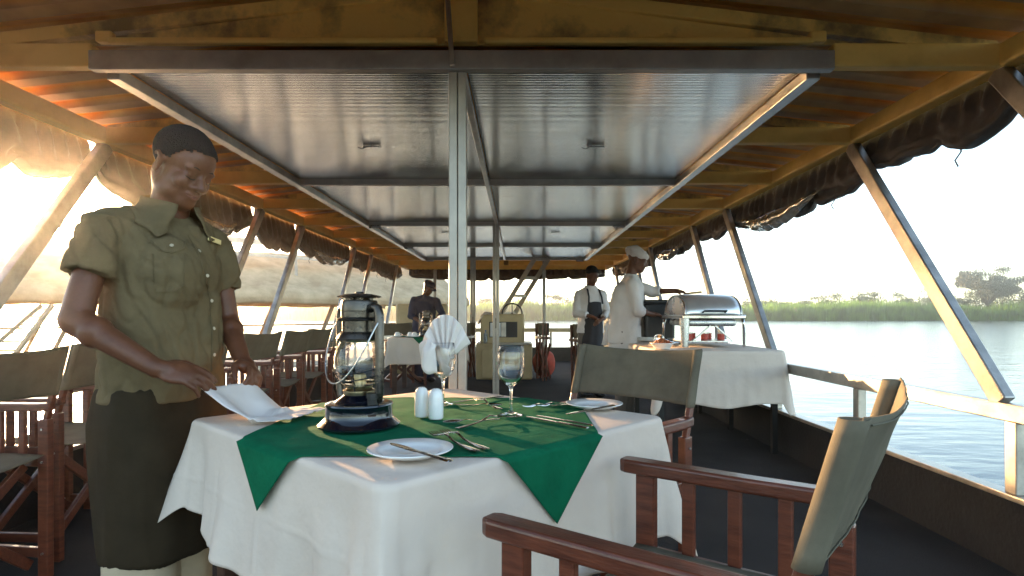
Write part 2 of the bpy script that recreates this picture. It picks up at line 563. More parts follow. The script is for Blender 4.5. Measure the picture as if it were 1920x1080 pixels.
def remeshed(mb, voxel, smooth_it=4, factor=0.5, wrinkle=None):
    """fuse overlapping solids into one continuous skin and return an MB of it"""
    me = bpy.data.meshes.new('tmp')
    me.from_pydata([tuple(p) for p in mb.v], [], mb.f)
    o = bpy.data.objects.new('tmp', me)
    C.objects.link(o)
    md = o.modifiers.new('r', 'REMESH'); md.mode = 'VOXEL'; md.voxel_size = voxel
    if smooth_it:
        ms = o.modifiers.new('s', 'SMOOTH'); ms.factor = factor; ms.iterations = smooth_it
    dg = bpy.context.evaluated_depsgraph_get()
    ev = o.evaluated_get(dg)
    m2 = bpy.data.meshes.new_from_object(ev)
    bpy.data.objects.remove(o); bpy.data.meshes.remove(me)
    out = MB()
    if wrinkle:
        out.v = [v.co + v.normal * wrinkle(v.co, v.normal) for v in m2.vertices]
    else:
        out.v = [v.co.copy() for v in m2.vertices]
    out.f = [tuple(p.vertices) for p in m2.polygons]
    bpy.data.meshes.remove(m2)
    return out


def dup(root, loc, rotz, label=None, group=None):
    r = root.copy(); C.objects.link(r); r.location = loc; r.rotation_euler = (0, 0, rotz)
    if label: r['label'] = label
    if group: r['group'] = group
    for ch in list(root.children):
        c = ch.copy(); C.objects.link(c); c.parent = r
        for g in ch.children:
            d = g.copy(); C.objects.link(d); d.parent = c
    return r


XR, XL, XC = 2.10, -2.58, -0.24      # the two open sides of the boat, its centre line
YB, YE = 2.53, 13.7                  # first roof frame in view, stern
EZ = 2.14                            # eave height
WATER_Z = -0.42

#@@SETTING
# ---------------------------------------------------------------- water, banks
mb = MB().box((0, 1500, WATER_Z - 0.5), (6000, 6000, 1.0))
o = mb.build('water', water_material()); tag(o, kind='structure')


def bank_y(x):
    return 150 + 9 * noise.noise(Vector((x * 0.02, 3, 0))) + 0.0012 * (x - 20) ** 2 * (1 if x < 20 else 0.2)


def bank(u, v):
    x = -420 + 840 * u
    y = bank_y(x) + [-1.5, 0.5, 6, 25, 500, 3000][int(round(v * 5))]
    z = WATER_Z + [-0.5, 0.15, 0.5, 0.9, 1.0, 1.0][int(round(v * 5))]
    return Vector((x * (1 if v < 0.7 else 4), y, z))


GROUND = mat('bank_soil', (0.13, 0.12, 0.05), 0.95, 0, var=0.4, vscale=0.2)
o = MB().grid(bank, 120, 6).build('riverbank', GROUND, smooth=True); tag(o, kind='structure')

rb = MB()
rr = random.Random(11)
vs, fs = [], []
for i in range(42000):
    x = rr.uniform(-230, 215)
    dep = rr.random() ** 1.5 * 14
    y = bank_y(x) + dep
    clump = noise.noise(Vector((x * 0.09, 1.7, 0)))
    hgt = (3.9 + 1.9 * clump + 1.1 * noise.noise(Vector((x * 0.5, y * 0.3, 2))) + min(dep, 5) * 0.14) * rr.uniform(0.7, 1.1)
    if hgt < 0.8: hgt = 0.8
    wd = rr.uniform(0.06, 0.20)
    lx, ly = rr.uniform(-.5, .5), rr.uniform(-.5, .5)
    a = rr.uniform(-0.6, 0.6)
    k = len(vs)
    z0 = WATER_Z + 0.05 * dep
    cx, cy = math.cos(a) * wd, math.sin(a) * wd
    vs += [(x - cx, y - cy, z0), (x + cx, y + cy, z0), (x + lx * .4 + cx * .7, y + ly * .4 + cy * .7, z0 + hgt * .62),
           (x + lx * .4 - cx * .7, y + ly * .4 - cy * .7, z0 + hgt * .62), (x + lx, y + ly, z0 + hgt)]
    fs += [(k, k + 1, k + 2, k + 3), (k + 3, k + 2, k + 4)]
rb.v = [Vector(p) for p in vs]; rb.f = fs
o = rb.build('reed_bed', REED)
tag(o, 'tall bright green reeds lining the far riverbank', 'reeds', kind='stuff')


def leafy(center, radii, n, size, seed, floor=None, clumps=None):
    """leaf-sized faces gathered in clumps through an uneven crown"""
    q = random.Random(seed)
    vs, fs = [], []
    cl = clumps or [(Vector((q.gauss(0, .42) * radii[0], q.gauss(0, .42) * radii[1], q.uniform(-.7, .8) * radii[2])), q.uniform(.22, .42)) for _ in range(22)]
    for i in range(n):
        c, s = q.choice(cl)
        d = Vector((q.gauss(0, 1), q.gauss(0, 1), q.gauss(0, .7)))
        d = d.normalized() * (q.random() ** 0.45)
        p = Vector(center) + c + Vector((d.x * radii[0], d.y * radii[1], d.z * radii[2])) * s
        if floor is not None and p.z < floor: continue
        e = Vector((q.gauss(0, 1), q.gauss(0, 1), q.gauss(0, 1))).normalized()
        f = e.orthogonal().normalized() * size * q.uniform(.5, 1.1)
        g = e.cross(f).normalized() * size * q.uniform(.3, .7)
        k = len(vs)
        vs += [p - f, p + g, p + f, p - g]
        fs.append((k, k + 1, k + 2, k + 3))
    m = MB(); m.v = [Vector(p) for p in vs]; m.f = fs
    return m


# bushes behind the reeds, each a thing of its own
bush_spots = [(1415, 5.6, 2.0), (1455, 4.2, 1.6), (1500, 5.2, 1.7), (1545, 5.4, 2.2), (1590, 6.6, 2.6), (1635, 6.2, 2.6),
              (1690, 5.0, 2.6), (1745, 5.6, 3.1), (1800, 4.8, 2.6), (1835, 6.0, 2.9), (1885, 6.8, 3.1), (1930, 6.2, 3.3),
              (908, 3.2, 1.9), (1045, 4.0, 2.4), (1090, 4.6, 2.7), (1125, 4.0, 2.3), (455, 5.5, 1.7), (330, 5, 1.6), (60, 6, 1.8), (540, 4.5, 1.6)]
ORD = 'first second third fourth fifth sixth seventh eighth ninth tenth eleventh twelfth'.split()
bush_words = ['rounded', 'low', 'spreading', 'ragged', 'broad', 'dense', 'loose', 'dome-shaped']
for i, (u, rx, rz) in enumerate(bush_spots):
    Y = 172 + 3 * math.sin(i * 2.1)
    x = (u - 970) * Y / F
    side = 'on the right bank' if u > 1300 else ('beyond the stern' if u > 850 else 'beyond the left rail')
    if u > 1300:
        order = sum(1 for b in bush_spots if 1300 < b[0] <= u)
    elif u > 850:
        order = sum(1 for b in bush_spots if 850 < b[0] <= u)
    else:
        order = sum(1 for b in bush_spots if b[0] <= u)
    rz *= 1.55
    t = thing('bush', '%s dark green bush behind the reeds, %s from the left %s' % (bush_words[i % 8], ORD[order - 1], side),
              'bush', (x, Y, 0.4), group='bushes along the far bank')
    leafy((0, 0, rz * 0.9), (rx, rx * .8, rz), 1500, 0.34, 50 + i, floor=-.2).build('foliage', BUSH, t)
    tb = MB()
    q = random.Random(i)
    for k in range(4):
        tb.tube([(q.uniform(-.3, .3), 0, -.2), (q.uniform(-1.5, 1.5), q.uniform(-1, 1), rz * 1.2)], [.12, .04], 5)
    tb.build('stem', BARK, t)

# the flat-topped tree on the right bank
Y = 165
tx = (1850 - 970) * Y / F
t = thing('acacia_tree', 'spreading flat-topped grey-green tree standing above the right bank', 'tree', (tx, Y, 0.5))
t.scale = (0.84, 0.84, 1.7)
q = random.Random(5)
tr = MB()
tips = []
tr.tube([(0.8, 0, -.3), (0.6, 0, 1.6), (0.2, .2, 2.6)], [.5, .38, .3], 8)
for k in range(13):
    a = q.uniform(0, 2 * PI)
    ln = q.uniform(4.0, 8.6)
    e = Vector((math.cos(a) * ln, math.sin(a) * ln * .7, q.uniform(3.6, 7.6) if ln < 6.5 else q.uniform(3.6, 5.6)))
    m1 = Vector((0.3, .1, 2.3)).lerp(e, .5) + Vector((0, 0, .7))
    tr.tube([(0.35, .1, 1.9), m1, e], [.24, .13, .04], 6)
    tips.append((e, ))
    for j in range(3):
        e2 = e + Vector((q.uniform(-2.2, 2.2), q.uniform(-1.6, 1.6), q.uniform(-.3, 1.7)))
        tr.tube([m1.lerp(e, .5), e2], [.08, .03], 5)
        tips.append((e2,))
tr.build('trunk', BARK, t, smooth=True)
cl = [(e[0] + Vector((0, 0, .2)), q.uniform(1.0, 1.9)) for e in tips]
leafy((0, 0, 0), (1.5, 1.4, .55), 26000, 0.21, 9, clumps=cl).build('crown', ACACIA, t)

# ---------------------------------------------------------------- the thatch-coloured houseboat on the left
ang = math.atan2(18 - 12.5, -5.5 + 11.0)
hb = thing('moored_houseboat', 'moored houseboat with a thick beige canvas-covered roof beyond the left side', 'boat', (-11, 12.5, WATER_Z))
dirv = Vector((1, 1, 0)).normalized()
outv = Vector((-1, 1, 0)).normalized()


def hpt(s, o, z):
    return Vector((-11, 12.5, 0)) + dirv * s + outv * o + Vector((0, 0, z))


def roof_fn(u, v):
    s = -9 + 22 * u
    prof = [(0.10, 1.36), (-0.02, 1.40), (-0.06, 1.55), (0.0, 1.68), (0.25, 1.85), (0.9, 2.15), (1.8, 2.65), (2.6, 3.02), (3.4, 3.2), (4.6, 2.8), (5.6, 2.0), (5.7, 1.4)]
    t = v * (len(prof) - 1); i = min(int(t), len(prof) - 2); a = t - i
    o_ = prof[i][0] * (1 - a) + prof[i + 1][0] * a
    z = prof[i][1] * (1 - a) + prof[i + 1][1] * a
    p = hpt(s, o_, z)
    nn = noise.noise(p * 0.8) * .07 + noise.noise(p * 3.1) * .025
    return p + Vector((0, 0, nn)) - outv * nn * .6


MB().grid(roof_fn, 90, 40).build('roof', ROOFC, hb, world=True, smooth=True, solid=0.12)
hm = MB()
hm.bar(hpt(-9, 0.4, -.42), hpt(13, 0.4, -.42), 0.3, .2)
hm.bar(hpt(-9, 5.0, -.42), hpt(13, 5.0, -.42), 0.3, .2)
hm.bar(hpt(-9, 2.7, -.34), hpt(13, 2.7, -.34), 4.8, .06)
hm.build('hull', mat('hull_paint', (0.5, 0.45, 0.38), 0.6, 0, var=.2), hb, world=True)
for k, s in enumerate((-6.5, -3, 1.2, 4.4, 7.6, 11)):
    for o_ in (0.4, 5.0):
        MB().bar(hpt(s - .5, o_, -.3), hpt(s + .25, o_, 1.45), .09, .09).build('post', mat('weathered_wood', (0.33, 0.2, 0.11), .7, 0, var=.3), hb, world=True)
MB().bar(hpt(-9, 0.4, .78), hpt(13, 0.4, .78), 0.05, .05).build('rail', mat('weathered_wood', (0, 0, 0)), hb, world=True)
# upper shade frame above it
uf = MB()
uf.bar(hpt(-9, 1.2, 3.25), hpt(13, 1.2, 3.25), .1, .16)
uf.bar(hpt(-9, 1.2, 2.85), hpt(13, 1.2, 2.85), .08, .08)
for s in (-7, -3.5, 0, 3.5, 7, 10.5):
    uf.bar(hpt(s, 1.2, 2.2), hpt(s, 1.2, 3.2), .07, .07)
uf.build('upper_railing', ALU2, hb, world=True)
# its ladder
lt = thing('boarding_ladder', 'pale timber ladder leaning against the moored houseboat', 'ladder', (-8.2, 9.3, WATER_Z))
lm = MB()
A, B = P(-30, 665, 9.0), P(78, 572, 9.6)
A2, B2 = P(28, 665, 9.0), P(98, 572, 9.6)
lm.bar(A, B, .07, .05); lm.bar(A2, B2, .07, .05)
lm.build('side_rail', mat('ladder_wood', (0.5, 0.34, 0.2), .6, 0, var=.2), lt, world=True)
for k in range(6):
    f = (k + .5) / 6
    MB().bar(A.lerp(B, f), A2.lerp(B2, f), .04, .03).build('rung', mat('ladder_wood', (0, 0, 0)), lt, world=True)

# ---------------------------------------------------------------- deck, gunwale, rails
o = MB().box(((XL + XR) / 2, 6.5, -0.06), (XR - XL + .1, 14.6, 0.12)).build('deck', CARPET); tag(o, kind='structure')
DARKW = mat('black_gunwale', (0.009, 0.0085, 0.009), 0.8, 0, var=.4, vscale=5, bump=.4, bscale=40)


def railing(name, label, side):
    x = XR if side > 0 else XL
    t = thing(name, label, 'railing', (x, 6.5, 0))
    MB().box((x, 6.5, .15), (.05, 14.4, .30)).build('gunwale', DARKW, t, world=True)
    MB().box((x, 6.5, .3125), (.075, 14.4, .025)).build('gunwale_cap', ALU, t, world=True, bevel=.004)
    MB().box((x, 6.5, .665), (.055, 14.4, .075)).build('top_rail', ALU, t, world=True, bevel=.005)
    for k in range(11):
        Y = 1.34 + k * 1.13
        MB().box((x, Y, .476), (.05, .06, .303)).build('stanchion', ALU, t, world=True, bevel=.005)
    MB().box((x - side * 0.6, 6.5, -.28), (0.9, 14.8, .30)).build('pontoon', ALU2, t, world=True, bevel=.03)
    return t


railing('side_railing', 'long aluminium railing over the black gunwale along the right side of the deck', 1)
railing('side_railing', 'long aluminium railing over the black gunwale along the left side behind the canvas chairs', -1)
t = thing('stern_railing', 'pale metal railing across the far end of the deck', 'railing', (XC, YE, 0))
MB().box((XC, YE, .16), (XR - XL - .08, .05, .32)).build('gunwale', mat('brown_gunwale', (.07, .055, .04), .8, 0, var=.2), t, world=True)
MB().box((XC, YE, .72), (XR - XL - .08, .06, .09)).build('top_rail', CREAM, t, world=True, bevel=.005)
for k in range(5):
    MB().box((XL + .3 + k * 1.02, YE, .50), (.05, .05, .35)).build('stanchion', ALU, t, world=True)

# slanting side posts
slant = 1.15
tops = [2.56, 3.68, 5.92, 7.04, 9.3, 10.4, 12.6]
words = ['nearest', 'second', 'third', 'fourth', 'fifth', 'sixth', 'farthest']
for side, x in ((1, XR), (-1, XL)):
    for i, Y in enumerate(tops):
        m = MB()
        m.bar((x, Y, EZ + .0), (x, Y - slant, .70), .05, .085, up=(0, 1, .5))
        o = m.build('slanted_post', ALU, bevel=.006)
        loc = Vector((x, Y - slant, .70))
        for v in o.data.vertices: v.co -= loc
        o.location = loc
        tag(o, '%s slanting aluminium post from the front along the %s railing' % (words[i], 'right' if side > 0 else 'left'), 'post',
            'slanting side posts')

# centre posts
def centre_post(x, Y, top, label, wdt=.036, two=True):
    t = thing('centre_post', label, 'post', (x, Y, 0), group='upright posts along the deck')
    for s in ((-1, 1) if two else (0,)):
        MB().box((s * wdt * .54, 0, top / 2), (wdt, .05, top)).build('upright', ALU2, t, bevel=.004)
    MB().box((0, 0, .012), (.14, .14, .022)).build('foot_plate', ALU2, t, bevel=.003)
    if two:
        MB().box((0, -.028, .98), (.012, .008, .12)).build('hinge', BRONZE, t, bevel=.002)
    return t


centre_post(-.256, YB, 2.14, 'wide double aluminium post behind the near table, before the napkin glass')
centre_post(-.25, 6.85, 2.16, 'thinner aluminium post in the middle of the deck, in front of the cream console', .036)
centre_post(-.84, 11.1, 2.16, 'slim aluminium post to the left of the cream console', .05, True)
centre_post(.50, 11.1, 2.16, 'slim aluminium post at the head of the leaning ladder', .05, False)
for x, Y, wds in ((-1.9, 13.55, 'left corner'), (1.75, 13.55, 'right corner'), (-1.25, 13.55, 'left part'), (.62, 13.55, 'middle')):
    t = thing('stern_post', 'upright post in the %s of the stern railing' % wds, 'post', (x, Y, 0), group='stern posts')
    MB().box((0, 0, 1.06), (.07, .05, 2.12)).build('upright', ALU2, t, bevel=.004)
    MB().box((0, 0, .012), (.12, .12, .022)).build('foot_plate', ALU2, t)

# ---------------------------------------------------------------- roof
FX0, FX1 = -1.76, 1.29
roof = thing('boat_roof', 'low gabled boat roof of rusty ochre corrugated sheets, orange light painted in their flutes, on painted beams', 'roof', (XC, 7, EZ))
RZ0, RZ1 = 2.265, 2.53     # sheet height over the eaves and at the ridge
flv = []


def sheet(side):
    vs, fs, fl = [], [], []
    x1 = (XR + .12) if side > 0 else (XL - .12)
    ys = []
    y = 1.2
    P0 = 0.20
    n = 0
    while y < YE + .5:
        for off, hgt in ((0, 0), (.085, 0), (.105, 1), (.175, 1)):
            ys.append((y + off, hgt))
        y += P0
    nx = 12
    for j, (yy, hg) in enumerate(ys):
        for i in range(nx):
            f = i / (nx - 1)
            x = XC + (x1 - XC) * f
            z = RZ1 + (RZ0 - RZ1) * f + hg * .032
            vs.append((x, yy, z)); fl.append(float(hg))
    for j in range(len(ys) - 1):
        for i in range(nx - 1):
            fs.append((j * nx + i, j * nx + i + 1, (j + 1) * nx + i + 1, (j + 1) * nx + i))
    m = MB(); m.v = [Vector(v) for v in vs]; m.f = fs
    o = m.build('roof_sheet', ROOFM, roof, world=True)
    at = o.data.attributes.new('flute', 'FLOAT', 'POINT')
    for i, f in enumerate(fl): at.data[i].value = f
    return o


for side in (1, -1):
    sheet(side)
    x = XR if side > 0 else XL
    MB().box((x, 7.6, EZ + .05), (.09, 12.8, .10)).build('eave_beam', OCHRE, roof, world=True, bevel=.012)
for k in range(-1, 11):
    Y = YB + k * 1.118
    for side in (1, -1):
        x = XR if side > 0 else XL
        m = MB()
        xe = (FX1 + .035) if side > 0 else (FX0 - .035)
        if YB - .1 < Y < 11.2:
            m.box(((xe + x) / 2, Y, EZ + .05), (abs(x - xe) - .05, .06, .10))
        else:
            m.box(((XC + x) / 2, Y, EZ + .05), (abs(x - XC) - .10, .06, .10))
        m.build('cross_beam', OCHRE, roof, world=True, bevel=.008)
        m2 = MB()
        a = Vector((x - side * .05, Y, RZ0 - .03 - .012)); b = Vector((XC, Y, RZ1 - .03 - .012))
        m2.bar(a, b, .05, .055)
        # web plate between beam and rafter
        m2.add([(XC, Y - .008, EZ + .1), (x - side * .6, Y - .008, EZ + .1), (x - side * .6, Y - .008, RZ0 - .02), (XC, Y - .008, RZ1 - .06),
                (XC, Y + .008, EZ + .1), (x - side * .6, Y + .008, EZ + .1), (x - side * .6, Y + .008, RZ0 - .02), (XC, Y + .008, RZ1 - .06)],
               [(0, 1, 2, 3), (7, 6, 5, 4), (0, 4, 5, 1), (1, 5, 6, 2), (2, 6, 7, 3), (3, 7, 4, 0)])
        m2.build('gable_plate', OCHRE_D, roof, world=True, bevel=.004)
# uprights on the first gable
for x in (XC - 1.52, XC, XC + 1.52):
    f = abs(x - XC) / (XR - XC)
    zt = RZ1 + (RZ0 - RZ1) * f - .07
    MB().box((x, YB - .022, (EZ + .1 + zt) / 2), (.14 if x == XC else .07, .04, zt - EZ - .1)).build('gable_upright', OCHRE, roof, world=True, bevel=.008)
MB().bar((XC - 1.5, YB - .03, EZ + .105), (XC - .1, YB - .03, EZ + .105), .03, .025).build('ledge', OCHRE, roof, world=True, bevel=.006)
MB().bar((XC + .1, YB - .03, EZ + .105), (XC + 1.5, YB - .03, EZ + .105), .03, .025).build('ledge', OCHRE, roof, world=True, bevel=.006)
MB().bar((XC - .03, YB - .09, 2.115), (XC - .052, YB - .09, 2.42), .02, .02).build('hanger_bar', ALU, roof, world=True, bevel=.002)
for k in range(6):      # fascia at the stern
    pass
MB().box((XC, YE + .03, EZ + .06), (XR - XL - .1, .05, .13)).build('stern_beam', OCHRE, roof, world=True, bevel=.006)

# ceiling panels in an aluminium frame
FX0, FX1 = -1.76, 1.29
fr = thing('ceiling_frame', 'aluminium frame holding glossy grey ceiling panels down the middle of the roof', 'ceiling', (XC, 7, 2.1))
bars = [YB, 4.70, 6.85, 8.98, 11.12]
for x in (FX0, XC, FX1):
    wdt = .06 if x != XC else .035
    MB().box((x, (bars[0] + bars[-1]) / 2, 2.130), (wdt, bars[-1] - bars[0] - .05, .05 if x != XC else .03)).build('long_rail', ALU, fr, world=True, bevel=.004)
for i, Y in enumerate(bars):
    hh = .082 if i == 0 else .075
    MB().box(((FX0 + FX1) / 2, Y - (.035 if i == 0 else 0), 2.115 + hh / 2), (FX1 - FX0 + .10, .045, hh)).build('cross_rail', ALU2, fr, world=True, bevel=.004)
for i in range(4):
    for a, b in ((FX0 + .03, XC - .02), (XC + .02, FX1 - .03)):
        MB().box(((a + b) / 2, (bars[i] + bars[i + 1]) / 2, 2.165), (b - a, bars[i + 1] - bars[i] - .05, .012)).build('ceiling_panel', PANEL, fr, world=True)
        if i in (0, 2):
            xx, yy = (-.93 if a < XC else .50), bars[i] + 1.22 if i == 0 else bars[i] + .8
            MB().box((xx, yy, 2.153), (.115, .022, .008)).build('panel_latch', STEEL2, fr, world=True, bevel=.005)
            MB().tube([(xx - .09, yy, 2.15), (xx - .065, yy + .01, 2.143), (xx - .04, yy, 2.15)], .003, 6).build('latch_wire', BRONZE, fr, world=True)
for i in (2, 3, 4):
    for x in (FX0 + .11, FX1 - .11):
        MB().tube([(x - .07, bars[i] - .04, 2.1), (x + .07, bars[i] - .04, 2.1)], .016, 10).build('corner_bolt', STEEL2, fr, world=True, auto=True)


# ---------------------------------------------------------------- rolled curtains
def curtain(name, label, a, b, hang_fn, out=1, seed=0, clear=None, group='rolled-up side curtains'):
    """a,b: ends of the eave line; a crumpled roll hangs below it"""
    a, b = Vector(a), Vector(b)
    d = (b - a); ln = d.length; d.normalize()
    side = Vector((d.y, -d.x, 0)) * out
    nu = int(ln / .016); nv = 40
    t = thing(name, label, 'curtain', tuple((a + b) / 2 - Vector((0, 0, .2))), group=group)

    def fn(u, v):
        s = u * ln
        h = hang_fn(u)
        p0 = a + d * s
        k = v * 2 * PI
        # teardrop section: narrow at top, bulging at the bottom
        tl0 = .5 - .5 * math.cos(k)
        w = .014 + .075 * (0.5 - 0.5 * math.cos(k)) ** 1.6 * (.7 + .5 * noise.noise(Vector((s * 1.7 + seed, 5, 0))))
        zz = -h * (0.5 - 0.5 * math.cos(k)) ** .8
        x = w * math.sin(k)
        sg = 1 if x >= 0 else -1
        # straps cinch the roll every 0.55 m or so
        ph = s / .62 + .25 * noise.noise(Vector((s * .8, seed, 3)))
        dc = abs(ph - round(ph)) * .62
        cinch = math.exp(-(dc / .05) ** 2)
        low = min(1, max(0, (tl0 - .35) / .3))
        x *= 1 - .55 * cinch * low
        zz *= 1 - .16 * cinch * low
        n1 = noise.noise(Vector((s * 1.6 + seed, k * 2.2, 0)))
        n2 = noise.noise(Vector((s * 3.6 + seed, k * 4.5 + s * 2.0, 4)))
        roll_f = (.030 * n1 - .028 * abs(n2)) * low
        gather = .016 * math.sin(s * 46 + 5 * noise.noise(Vector((s * 2.3, seed, 0))) + zz * 6) * (1 - low) * min(1, tl0 * 8)
        gather += .012 * cinch * math.sin(k * 9 + seed) * low
        fine = .007 * noise.noise(Vector((s * 14 + seed, k * 5, 9)))
        fold = roll_f + gather + fine
        sag = low * (.045 * noise.noise(Vector((s * 2.2 + seed, 2, 2))) + .012 * noise.noise(Vector((s * 11 + seed, 4, 2))))
        return p0 + side * (x + fold * sg + .03) + Vector((0, 0, zz + sag - .012 * low * n2))
    m = MB(); m.grid(lambda u, v: fn(u, v * (nv - 1) / nv), nu, nv)
    # close the loop
    o0 = (nv - 1) * nu
    for i in range(nu - 1):
        m.f.append((o0 + i, o0 + i + 1, i + 1, i))
    m.build('tarpaulin', TARP, t, world=True, smooth=True)
    if clear:
        for (u0, u1, drop) in clear:
            def fc(u, v):
                uu = u0 + (u1 - u0) * u
                s = uu * ln
                h = hang_fn(uu)
                e = math.sin(u * PI)
                k = v * PI
                z = -h * .72 - (drop + .02) * e * (.5 - .5 * math.cos(k * 2 * .5 + 0)) - .0
                xx = -.085 * e * math.sin(k) - .035
                f = noise.noise(Vector((s * 12, v * 3, seed))) * .022 + noise.noise(Vector((s * 30 + v * 8, v * 2, seed))) * .010
                return a + d * s + side * (-xx * -1 + f) * 1 + Vector((0, 0, z + f))
            MB().grid(fc, 60, 16).build('clear_window', PLASTIC, t, world=True, smooth=True, solid=.003)
    # ties
    q = random.Random(seed)
    for k in range(max(1, int(ln / 1.1))):
        u = q.uniform(.15, .85); h = hang_fn(u)
        p = a + d * u * ln + Vector((0, 0, -h - .0))
        MB().tube([p + Vector((0, 0, .05)), p + Vector((.01, .01, -.02)), p + Vector((-.012, .02, -.06)), p + Vector((.004, .02, -.09))], .004, 5).build('tie_cord', TARP, t, world=True)
    return t


def hang(seed, lo, hi, endlow=.5):
    def f(u):
        e = math.sin(PI * min(max(u, 0), 1)) ** .55
        n = .5 + .5 * noise.noise(Vector((u * 2.3 + seed, seed * 1.3, 0))) + .15 * noise.noise(Vector((u * 8 + seed, 1, 0)))
        return lo * (endlow + (1 - endlow) * e) + (hi - lo) * e * n
    return f


zc = EZ + .03
for i, (y0, y1) in enumerate(((1.2, 2.5), (2.5, 3.62), (3.62, 5.86), (5.9, 7.0), (7.02, 9.25), (9.3, 10.4), (10.4, 13.4))):
    curtain('rolled_curtain', '%s rolled brown tarpaulin along the right eave, %s' % (
        ['nearest', 'second', 'third', 'fourth', 'fifth', 'sixth', 'farthest'][i],
        ['cut off by the picture edge', 'before the big slanting post', 'with crumpled clear plastic bulging below', 'short and ragged',
         'above the chafing dish', 'behind the chef cap', 'near the stern'][i]), (XR + .05, y0, zc), (XR + .05, y1, zc),
        hang(i * 3 + 1, .24 if i == 2 else .19, .42 if i == 2 else .36, .8), 1, i * 7 + 1, clear=[(.22, .85, .12)] if i in (2, 4) else None)
for i, (y0, y1) in enumerate(((1.2, 3.62), (3.7, 5.86), (5.94, 7.0), (7.06, 9.25), (9.35, 10.4), (10.4, 13.4))):
    curtain('rolled_curtain', '%s rolled brown tarpaulin along the left eave, %s' % (
        ['nearest', 'second', 'third', 'fourth', 'fifth', 'farthest'][i],
        ['at the picture edge', 'behind the waiter head', 'between two slanting posts', 'drooping with clear plastic', 'hanging short',
         'drooping near the stern'][i]), (XL - .05, y0, zc), (XL - .05, y1, zc),
        hang(i * 5 + 2, .28, .50 if i < 5 else .42, .75), -1, i * 9 + 4, clear=[(.2, .8, .10)] if i in (1, 3) else None)
curtain('stern_curtain', 'wavy rolled curtain across the far end under the last beam', (XL + .05, YE + .05, zc), (XR - .05, YE + .05, zc),
        hang(31, .22, .34, .9), 1, 77, group=None)
#@@FURNITURE
# ---------------------------------------------------------------- near dining table
TZ = 0.77
TC = Vector((-.26, 1.75, 0)); TA = R(-45 + 1.7); TH = .487


def tf(a, b, z=0):
    c, s = math.cos(TA), math.sin(TA)
    return Vector((TC.x + a * c - b * s, TC.y + a * s + b * c, z))


def make_table(name, label, loc, rot, half, legw=.055):
    t = thing(name, label, 'table', (loc[0], loc[1], 0), rot)
    MB().box((0, 0, TZ - .022), (half * 2 - .012, half * 2 - .012, .03)).build('tabletop', WOODD, t, bevel=.004)
    for sx in (-1, 1):
        for sy in (-1, 1):
            MB().box((sx * (half - .07), sy * (half - .07), (TZ - .04) / 2), (legw, legw, TZ - .04)).build('leg', WOODD, t, bevel=.004)
        MB().box((sx * (half - .07), 0, TZ - .085), (.025, half * 2 - .2, .09)).build('apron_rail', WOODD, t)
        MB().box((0, sx * (half - .07), TZ - .0855), (half * 2 - .2, .025, .089)).build('apron_rail', WOODD, t)
    return t


WOODD = mat('dark_stained_wood', (0.06, 0.025, 0.015), 0.45, 0, var=.4, vscale=8, stretch=(1, 1, 6), coat=.2)
make_table('dining_table', 'square dark wooden table under the white cloth in the foreground', TC, TA, TH)


